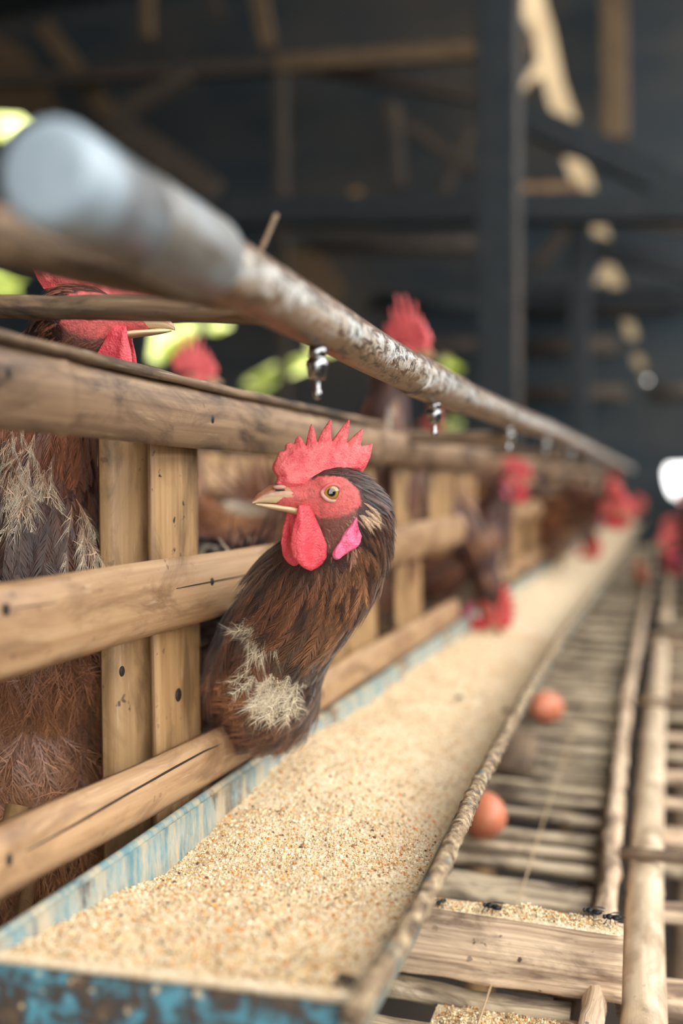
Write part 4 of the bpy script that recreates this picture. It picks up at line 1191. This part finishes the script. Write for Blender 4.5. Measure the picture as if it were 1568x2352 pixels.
# feed spilt on the end board and on the slat below
def spill(name, label, x0, x1, y0, y1, zf, hh, seed, n_gr):
    nx_, ny_ = 90, 12; V_ = []
    for i in range(nx_):
        for j in range(ny_):
            u, v = i / (nx_ - 1), j / (ny_ - 1)
            x = x0 + u * (x1 - x0); y = y0 + v * (y1 - y0)
            e = (math.sin(math.pi * v) ** 0.5) * min(1, 3.2 * u) * min(1, 14 * (1 - u)) * (0.8 + 0.5 * mnoise.noise((u * 14, v * 3, seed + 4))) if 0 < v < 1 and 0 < u < 1 else 0
            z = zf(x) + e * (hh(u) * (0.75 + 0.5 * mnoise.noise((u * 9, v * 2, seed))) + 0.0012 * mnoise.noise((u * 50, v * 7, seed)) + 0.0009 * mnoise.noise((u * 120, v * 14, seed)))
            V_.append((x, y, z - 0.0004))
    V_ = np.array(V_)
    F_ = np.array([(i * ny_ + j, i * ny_ + j + 1, (i + 1) * ny_ + j + 1, (i + 1) * ny_ + j) for i in range(nx_ - 1) for j in range(ny_ - 1)])[:, ::-1]
    o = link(name, new_mesh(name, V_, F_), M['feed']); tag(o, label, 'feed', None, 'stuff')
    iu = np.repeat(np.arange(nx_) / (nx_ - 1), ny_); iv = np.tile(np.arange(ny_) / (ny_ - 1), nx_)
    wk = np.clip(np.minimum(iu * 6, (1 - iu) * 9), 0, 1) * np.sin(np.pi * iv) + 0.002
    k = rng.choice(len(V_), n_gr, p=wk / wk.sum()); Pg = V_[k] + np.stack([rng.uniform(-.0012, .0012, n_gr), rng.uniform(-.0009, .0009, n_gr), np.full(n_gr, 0.0006)], -1)
    gv, gf, gc = grains(Pg, 0.0004 + 0.0011 * rng.random(n_gr) ** 3)
    g = link('spilt_grain', new_mesh('spilt_grain', gv, gf, None, np.clip(gc * 1.05, 0, 1), smooth=False), M['grain'], o); g['kind'] = 'stuff'
spill('spilt_feed', 'low ridge of spilt feed on top of the grey end board', -0.150, pl[0] - 0.001, 0.6495, 0.667, lambda x: -0.3085 + 0.0237 - 0.003 * (x + 0.20) / (pl[0] + 0.20), lambda u: np.interp(u, [0, .25, .32, .5, .8, 1], [.0012, .0015, .0055, .0062, .006, .005]), 3.3, 4200)
spill('spilt_feed', 'crumbly heap of spilt feed on the slat under the end board', -0.140, -0.054, 0.598, 0.640, lambda x: -0.3455, lambda u: 0.0085 + 0.0030 * math.sin(u * 9), 8.8, 4200)

string = thing('cord', 'thin pale cord stretched lengthwise over the rack slats', 'cord', (-0.09, 0.55, zr))
cpts = [onz(1095, 2360, -0.334), onz(1128, 2262, -0.334), onz(1190, 2070, -0.332), onz(1265, 1830, -0.332), onz(1310, 1700, -0.332), onz(1370, 1580, -0.332), onz(1415, 1450, -0.332), onz(1450, 1330, -0.331)]
part('strand', stick(cpts, 0.0007, 0.01, (0, 0, 1), np.array(string.location), 6, 0.1), M['cord'], string)

# eggs
def egg(label, loc, rot):
    n, m = 24, 16
    V_, F_, U_ = ball((0, 0, 0), 1.0, n, m)
    z = V_[:, 2]; rr = 0.0222 * (1 - 0.09 * z) 
    V_ = np.stack([V_[:, 0] * rr, V_[:, 1] * rr, z * 0.0285], -1)
    o = link('egg', new_mesh('egg', V_, F_, U_), M['egg']); o.location = tuple(loc); o.rotation_euler = rot
    return tag(o, label, 'egg', 'brown eggs on the rack')
ze = zr + 0.0045 + 0.0215
egg('nearest brown egg half hidden by the crusted trough rim', (-0.1625, 0.945, ze), (1.45, 0.2, 0.5))
egg('second brown egg farther along the rack beside the trough rim', (-0.158, 1.43, ze), (1.5, 0.1, -0.6))
egg('small blurred pale egg far down the rack, left of two', (-0.093, 3.99, ze), (1.5, 0, 0.3))
egg('small blurred pale egg far down the rack by the side rail', (-0.070, 3.53, ze), (1.5, 0, 1.1))

# ================================================================== THE RIGHT-HAND FRAME AND CAGE
frame = thing('pole_frame', 'pale bamboo pole frame with crossbars at the right edge beside the egg rack', 'frame', (0.03, 0.5, -0.36))
FB = np.array(frame.location)
def pole(pts, r, step=0.03, mat='cane_pole', name='pole', off=0.15):
    p, s = smooth_path(pts, step, 3)
    ns = np.arange(off, s[-1], 0.27)
    ex = np.concatenate([ns + d for d in (-0.006, -0.002, 0, 0.003, 0.008)])
    s2 = np.unique(np.concatenate([s, ex[(ex > 0) & (ex < s[-1])]])); p = np.stack([np.interp(s2, s, p[:, k]) for k in range(3)], -1)
    g = np.ones(len(s2))
    for q in ns: g += 0.06 * np.exp(-((s2 - q) / 0.004) ** 2)
    return part(name, sweep(p, circ(r, 18)[None] * g[:, None, None], (0, 0, 1), FB), M[mat], frame)
pole([(-0.0075, 0.45, -0.345), (-0.009, 0.633, -0.3455), (-0.0125, 0.83, -0.345), (-0.011, 1.332, -0.343), (-0.003, 2.25, -0.341)], 0.0150)
pole([(0.005, 2.55, -0.338), (0.008, 3.2, -0.338)], 0.0150, off=0.4)
pole([(0.012, 3.35, -0.338), (0.014, 5.8, -0.338)], 0.0145, off=0.2)
for yy, z, r, mt in ((0.905, -0.324, 0.0055, 'stick'), (1.545, -0.3235, 0.0055, 'stick'), (2.18, -0.3235, 0.006, 'stick')):
    part('crossbar', stick([(-0.034, yy - 0.006, z), (0.16, yy + 0.012, z - 0.004)], r, 0.02, (0, 0, 1), FB, 8, 0.15), M[mt], frame)
for yy, w in ((0.60, 0.03), (0.735, 0.05), (0.885, 0.03), (0.985, 0.022), (1.075, 0.05), (1.19, 0.02), (1.30, 0.03), (1.40, 0.02), (1.50, 0.03), (1.63, 0.03), (1.75, 0.03), (1.88, 0.04), (2.02, 0.03), (2.16, 0.04), (2.32, 0.04), (2.5, 0.04), (2.7, 0.05), (2.95, 0.05), (3.2, 0.05), (3.5, 0.06), (3.9, 0.06), (4.4, 0.06)):
    part('slat', board([(-0.030, yy, -0.368), (0.16, yy + 0.006, -0.364)], w, 0.010, 0.03, (0, 0, 1), FB, 0.002, 0.002), M['old_wood' if random.random() < .5 else 'rack_wood'], frame)
for yy in (0.5, 1.7, 3.3, 4.9):
    part('post', stick([(0.03, yy, H_FLOOR), (0.03, yy, -0.37)], 0.016, 0.2, (1, 0, 0), FB, 8, 0.05), M['stick'], frame)
part('long_bearer', stick([(0.045, 0.45, -0.381), (0.045, 5.8, -0.381)], 0.010, 0.2, (0, 0, 1), FB, 8, 0.06), M['stick'], frame)

cage2 = thing('bamboo_cage', 'second bamboo cage facing the first at the right edge, mostly out of frame', 'cage', (0.17, 2.0, H_FLOOR))
CB2 = np.array(cage2.location)
XR = 0.115
for zc, w in ((0.03, 0.036), (-0.07, 0.036), (-0.30, 0.03)):
    part('rail', cane_piece([(XR, 2.4, zc), (XR, 4.2, zc), (XR, 5.9, zc)], w, 0.006, 0.005, (-1, 0, 0), 0.4, 0.1, 0.002, CB2, 7), M['cane'], cage2)
for yy in (2.42, 2.85, 2.98, 3.45, 3.6, 4.1, 4.25, 4.8, 4.95, 5.6, 5.75):
    part('slat', cane_piece([(XR + 0.01, yy, -0.36), (XR + 0.01, yy, 0.045)], 0.08, 0.008, 0.005, (-1, 0, 0), 0.5, 0.08, 0.001, CB2, 7), M['cane_slat'], cage2)
for i in range(26):
    part('floor_slat', board([(XR + 0.01, 2.45 + i * 0.13, -0.372), (0.5, 2.45 + i * 0.13, -0.36)], 0.03, 0.008, 0.2, (0, 0, 1), CB2), M['rack_wood'], cage2)
for yy in (2.45, 4.1, 5.7):
    for xx in (XR + 0.03, 0.48):
        part('post', stick([(xx, yy, H_FLOOR), (xx, yy, -0.376)], 0.02, 0.2, (1, 0, 0), CB2, 8, 0.04), M['cane_slat'], cage2)

# ================================================================== THE HENS
ZF = -0.296          # cage floor
CAMP = np.zeros(3)
Lh = -_R; Ch = np.array([math.sin(TH), -math.cos(TH), 0.0])
# --- the hen that leans out, turned to look back along the cage
fwd = math.cos(PHI) * Lh + math.sin(PHI) * Ch
left = -math.sin(PHI) * Lh + math.cos(PHI) * Ch
eye = at(762, 1132, 0.585)
O1 = eye - left * 0.0125
def C(px, py, d): return at(px, py, d)
sp1 = [(C(815, 1175, 0.605), 0.0165), (C(808, 1225, 0.612), 0.021), (C(772, 1290, 0.622), 0.027), (C(718, 1350, 0.635), 0.032), (C(668, 1425, 0.655), 0.032), (C(630, 1500, 0.675), 0.033), (C(616, 1566, 0.69), 0.033), (np.array([-0.318, 0.690, -0.137]), 0.036), (np.array([-0.365, 0.725, -0.135]), 0.058), (np.array([-0.43, 0.775, -0.125]), 0.066), (np.array([-0.50, 0.83, -0.095]), 0.045)]
sp1.insert(7, (C(622, 1545, 0.672), 0.023))
WP = [(C(622, 1425, 0.622), 0.011), (C(600, 1545, 0.640), 0.009), (C(655, 1560, 0.640), 0.013), (C(632, 1615, 0.640), 0.011)]
LPt = [(C(820, 1300, 0.60), 0.022), (C(560, 1540, 0.655), 0.018), (C(790, 1400, 0.615), 0.016)]
def main_cols(P, s, lc, C0, C1, kind, L, Wd):
    n = len(P)
    r = rng.random(n)[:, None]; q = rng.random(n)[:, None]
    C0[:] = DARK * 0.75 * (1 - r) + DARK * 1.3 * r
    C1[:] = np.where(q < 0.45, DARK * (0.8 + 0.8 * r), np.where(q < 0.88, MID * (0.6 + 0.55 * r), RUST * (0.7 + 0.5 * r)))
    tone = (0.55 + 0.95 * rng.random(n))[:, None]
    C0[:] *= 0.75; C1[:] *= tone
    lower = np.clip((s - 0.10) / 0.06, 0, 1)[:, None]
    C1[:] = C1 * (1 - 0.5 * lower) + (RUST * (0.4 + 0.6 * r)) * 0.5 * lower
    for c, rad in LPt:
        k = np.exp(-((P - c) ** 2).sum(1) / rad ** 2)[:, None]
        k = k * (rng.random(n)[:, None] < 0.75)
        C1[:] = C1 * (1 - k) + LIGHT * (0.7 + 0.5 * r) * k
        C0[:] = C0 * (1 - 0.6 * k) + MID * 0.6 * k
    for c, rad in WP:
        d = np.sqrt(((P - c) ** 2).sum(1))
        k = rng.random(n) < np.clip(1.35 - d / rad, 0, 0.62)
        C0[k] = WHITE * 0.7; C1[k] = WHITE * (0.95 + 0.25 * r[k])
        kind[k] = 'down'; Wd[k] *= 0.6; L[k] *= 0.62
    lowk = P[:, 2] < -0.115
    L[lowk] *= 0.62
    # crown and nape: nearly black
    cap = (s < 0.03)
    C0[cap] *= 0.55; C1[cap] *= 0.7
    th = (lc[:, 2] < -10) & (lc[:, 2] > -36) & (lc[:, 0] > -13) & (lc[:, 0] < 16) & (np.abs(lc[:, 1]) < 22)      # brown bristles of the cheek
    L[th] *= 0.55; Wd[th] *= 0.5
    C0[th] = np.array(srgb(128, 84, 70)[:3]); C1[th] = np.array(srgb(184, 134, 110)[:3]) * (0.8 + 0.4 * r[th])
    ear = (np.hypot(lc[:, 0] + 15, lc[:, 2] + 9) < 6)
    C0[ear] = np.array(srgb(140, 100, 76)[:3]); C1[ear] = np.array(srgb(196, 164, 128)[:3])
hen('brown hen leaning out of the cage in sharp focus, looking back with yellow eye', O1, fwd, sp1, (-0.40, 0.75, ZF), 1.0, vox=0.0019, nf=5600, lo=False, colfn=main_cols,
    legs=[((-0.41, 0.73, -0.19), (-0.40, 0.72, ZF + 0.004)), ((-0.42, 0.79, -0.19), (-0.41, 0.78, ZF + 0.004))], fine=True, view=CAMP,
    boost=lambda V: np.where(V[:, 0] > -0.30, 1.0, 0.25), droop=0.6)

# --- the hen at the left edge, standing tall behind the slats, head over the top rail
fwd2 = nrm(np.array([0.93, 0.36, -0.06]))
O2 = at(214, 720, 0.60)
sp2 = [(at(160, 780, 0.615), 0.020), (at(115, 860, 0.63), 0.026), (at(85, 980, 0.64), 0.034), (at(70, 1120, 0.65), 0.040), (at(75, 1260, 0.65), 0.046), (at(70, 1420, 0.67), 0.048), (at(60, 1560, 0.685), 0.046), (at(70, 1700, 0.685), 0.044), (at(100, 1800, 0.685), 0.042), (at(70, 1900, 0.69), 0.036)]
WP2 = [(at(50, 1075, 0.61), 0.017), (at(205, 1130, 0.62), 0.010), (at(190, 1230, 0.62), 0.009), (at(215, 1740, 0.61), 0.02), (at(40, 1010, 0.61), 0.014)]
DP2 = [(at(90, 1250, 0.61), 0.034), (at(60, 1200, 0.61), 0.03)]
def left_cols(P, s, lc, C0, C1, kind, L, Wd):
    n = len(P); r = rng.random(n)[:, None]
    hi = P[:, 2] > 0.0
    lowp = np.clip((-P[:, 2] - 0.07) / 0.05, 0, 1)[:, None]
    C0[:] = MID * (0.7 + 0.5 * r); C1[:] = RUST * (0.8 + 0.6 * r)
    C0[:] = C0 * (1 - lowp) + (RUST * 0.9 + 0.05) * lowp; C1[:] = C1 * (1 - lowp) + (LIGHT * (0.70 + 0.45 * r)) * lowp
    for c, rad in DP2:
        k = np.exp(-((P - c) ** 2).sum(1) / rad ** 2)[:, None]
        C0[:] = C0 * (1 - k) + DARK * k; C1[:] = C1 * (1 - 0.75 * k) + DARK * 1.2 * 0.75 * k
    for c, rad in WP2:
        d = np.sqrt(((P - c) ** 2).sum(1)); k = rng.random(n) < np.clip(1.4 - d / rad, 0, 0.6)
        C0[k] = LIGHT; C1[k] = WHITE * 0.85; kind[k] = 'down'; Wd[k] *= 0.6; L[k] *= 0.8
    k = (rng.random(n) < 0.45) & (lowp[:, 0] > 0.3); kind[k] = 'down'; Wd[k] *= 0.8
hen('brown hen at the left edge behind the slats with its head above the top rail', O2, fwd2, sp2, (-0.37, 0.50, ZF), 1.1, vox=0.0026, nf=5200, lo=False, colfn=left_cols, tjit=0.22, comb_sc=1.12, comb_lean=-0.25,
    legs=[(at(40, 1850, 0.60), np.array([-0.37, 0.46, ZF + 0.004])), (at(90, 1850, 0.64), np.array([-0.38, 0.52, ZF + 0.004]))], flen=0.85, fine=True, view=CAMP, droop=0.3)

# --- three stock poses, built facing +x with the feet at the origin
def stock(label, O, f, spine, lg, at_, rz, **kw):
    o = hen(label, O, f, [(np.array(p), r) for p, r in spine], (0, 0, 0), 1.0, vox=0.0042, nf=1100, lo=True, legs=lg, flen=1.35, **kw)
    o.location = tuple(at_); o.rotation_euler = (0, 0, rz)
    return o
LG = [((0.02, 0.035, 0.11), (0.02, 0.035, 0.004)), ((0.02, -0.035, 0.11), (0.02, -0.035, 0.004))]
TAIL = [((0.02, 0, 0.165), 0.070), ((-0.06, 0, 0.17), 0.062), ((-0.14, 0, 0.21), 0.022)]
g_in = 'hens farther inside the cages'
def place(p): return (p[0], p[1], ZF)
# alert: head at x = .14, z = .31
alert = stock('blurred hen with its head out of the far opening, looking across the trough', (0.155, 0, 0.305), (1, -0.25, -0.08), [((0.135, 0, 0.285), 0.020), ((0.12, 0, 0.245), 0.028), ((0.10, 0, 0.20), 0.046)] + TAIL, LG, (-0.42, 1.86, ZF), 0.05)
tall = stock('hen with a tall red comb rising above the water pipe', (0.125, 0, 0.425), (0.8, -0.6, -0.05), [((0.108, 0, 0.40), 0.020), ((0.098, 0, 0.35), 0.027), ((0.095, 0, 0.28), 0.036), ((0.08, 0, 0.215), 0.052)] + TAIL, LG, (-0.43, 1.19, -0.262), 0.22, comb_sc=1.15, spike=2.1)
feedh = stock('blurred hen bending its neck down into the trough, red comb in the feed', (0.212, 0, 0.105), (0.30, -0.15, -0.94), [((0.205, 0, 0.135), 0.020), ((0.19, 0, 0.185), 0.024), ((0.165, 0, 0.222), 0.029), ((0.115, 0, 0.205), 0.044)] + TAIL, LG, (-0.455, 1.50, ZF), -0.02)
lean = stock('far blurred hen with bright red comb facing the camera above the trough', (0.235, 0, 0.20), (0.95, 0, -0.35), [((0.215, 0, 0.195), 0.020), ((0.18, 0, 0.20), 0.027), ((0.13, 0, 0.195), 0.042)] + TAIL, LG, (-0.30, 2.62, ZF + 0.0), -0.85)
lean.scale = (1.22,) * 3
def root_for(hl, target, rz, sc_):
    return np.asarray(target) - sc_ * np.array([hl[0] * math.cos(rz) - hl[1] * math.sin(rz), hl[0] * math.sin(rz) + hl[1] * math.cos(rz), hl[2]])
def dark_cols(P, s, lc, C0, C1, kind, L, Wd):
    n = len(P); r = rng.random(n)[:, None]
    L *= 0.55
    C0[:] = DARK * 0.6; C1[:] = np.where(r < 0.13, WHITE * 0.6, DARK * (0.7 + 0.8 * r))
rd = root_for((-0.115, 0, 0.20), at(505, 1195, 0.86), 2.6, 1.0)
dark = stock('dark hen with white-edged tail feathers behind the second slat', (0.155, 0, 0.305), (1, -0.25, -0.08), [((0.135, 0, 0.285), 0.020), ((0.12, 0, 0.245), 0.028), ((0.10, 0, 0.20), 0.046)] + [((0.02, 0, 0.165), 0.070), ((-0.06, 0, 0.18), 0.060), ((-0.115, 0, 0.20), 0.030)], LG, (rd[0], rd[1], ZF), 2.6, colfn=dark_cols)
for src, p, rz, lb, sc_ in (
    (tall, tuple(root_for((0.125, 0, 0.425), at(446, 872, 1.28), 0.75, 0.85)), 0.75, 'dim hen beyond the back boards, only its red comb showing behind the pale beak', 0.85),
    (alert, (-0.42, 1.17), -0.9, 'hen behind the slats just right of the sharp hen, dark neck curved', 1.0),
    (tall, (-0.48, 1.75, -0.27), -0.5, 'blurred hen behind the top rail beneath the middle of the pipe, comb only', 0.90),
    (lean, (-0.34, 3.25), -0.35, 'far blurred hen second in the cluster of red combs', 1.0),
    (feedh, (-0.41, 3.05), -0.2, 'far blurred dark hen pecking feed at the end of the visible trough', 1.0),
    (lean, (-0.35, 3.75), -0.3, 'far blurred hen third in the cluster of red combs', 1.0),
    (alert, (-0.36, 4.35), -0.2, 'far blurred hen under the vanishing end of the pipe', 1.0),
    (lean, (-0.34, 4.9), -0.3, 'farthest blurred hen of the left row', 1.0),
    (lean, (0.255, 2.85), math.pi, 'nearest blurred hen of the right row at the picture edge', 1.0),
    (feedh, (0.235, 3.3), math.pi - 0.15, 'blurred hen of the right row with its red head lowered', 1.0),
    (lean, (0.26, 3.9), math.pi + 0.1, 'third blurred hen along the right row', 1.0),
    (alert, (0.24, 4.6), math.pi + 0.2, 'farthest blurred hen of the right row near the bright opening', 1.0),
):
    zf = p[2] if len(p) > 2 else (ZF if p[0] < 0 else -0.362)
    dup(src, (p[0], p[1], zf), rz, lb, sc_)

# ================================================================== FLIES
def fly(label, loc, rz, pitch=0.0, s=1.0):
    r = thing('fly', label, 'fly', loc, rz, 'flies on the feed')
    r.scale = (s,) * 3
    B0 = np.zeros(3)
    V1, F1, U1 = ball((0.0012, 0, 0.0021), (0.0017, 0.0013, 0.0013), 10, 8)
    for c, rr in (((-0.0019, 0, 0.0018), (0.0024, 0.0014, 0.0013)), ((0.0034, 0, 0.0019), (0.0009, 0.0012, 0.0010))):
        v, f_, _ = ball(c, rr, 10, 8); F1 = F1 + [tuple(i + len(V1) for i in q) for q in f_]; V1 = np.concatenate([V1, v])
    link('body', new_mesh('body', V1, F1, V1[:, :2]), M['fly'], r)
    for sg in (1, -1):
        w = np.array([(0.0010, sg * 0.0006, 0.0033), (-0.0010, sg * 0.0022, 0.0035), (-0.0040, sg * 0.0028, 0.0034), (-0.0056, sg * 0.0019, 0.0032), (-0.0040, sg * 0.0008, 0.0033)])
        w2 = w - np.array([0, 0, 0.0001])
        link('wing', new_mesh('wing', np.concatenate([w, w2]), [(0, 1, 2, 3, 4), (9, 8, 7, 6, 5)] + [(i, (i + 1) % 5, (i + 1) % 5 + 5, i + 5) for i in range(5)], np.concatenate([w, w2])[:, :2], smooth=False), M['wing'], r)
        for fx in (0.0022, 0.0008, -0.0006):
            k = np.array([(fx * 0.7, sg * 0.0008, 0.0016), (fx * 1.1, sg * 0.0022, 0.0020), (fx * 1.7, sg * 0.0032, 0.0)])
            v, f_, u_ = sweep(k, circ(0.00018, 5), (0, 0.1, 1))
            link('leg', new_mesh('leg', v, f_, u_), M['fly'], r)
ztop = -0.3085 + 0.0237
def fl_at(px, dz, y=0.656):
    p = ony(px, 2095, y); return (p[0], y, ztop - 0.003 * (p[0] + 0.2) / 0.17 + dz)
fly('black fly on the bare part of the end board, left of the feed ridge', fl_at(1130, 0.0030, 0.652), 3.0, s=1.5)
fly('black fly on the feed ridge, second from the right corner', fl_at(1360, 0.0062, 0.660), 3.1, s=1.45)
fly('black fly on the feed at the right corner of the end board', fl_at(1406, 0.0058, 0.656), 3.3, s=1.45)
fly('black fly at the left end of the board beside the rim', fl_at(1012, 0.0014, 0.653), 1.0, s=1.1)
for px, py, lb in ((1055, 1607, 'small dark fly on the feed in the middle of the trough'), (1162, 1636, 'small dark fly on the shaded feed near the right rim'), (795, 2262, 'dark fly on the feed in the near corner of the trough')):
    p = onz(px, py, -0.228)
    for _ in range(4): p = onz(px, py, feed_h(p[0], p[1]) + 0.001)
    fly(lb, p, random.uniform(0, 6), s=1.2)
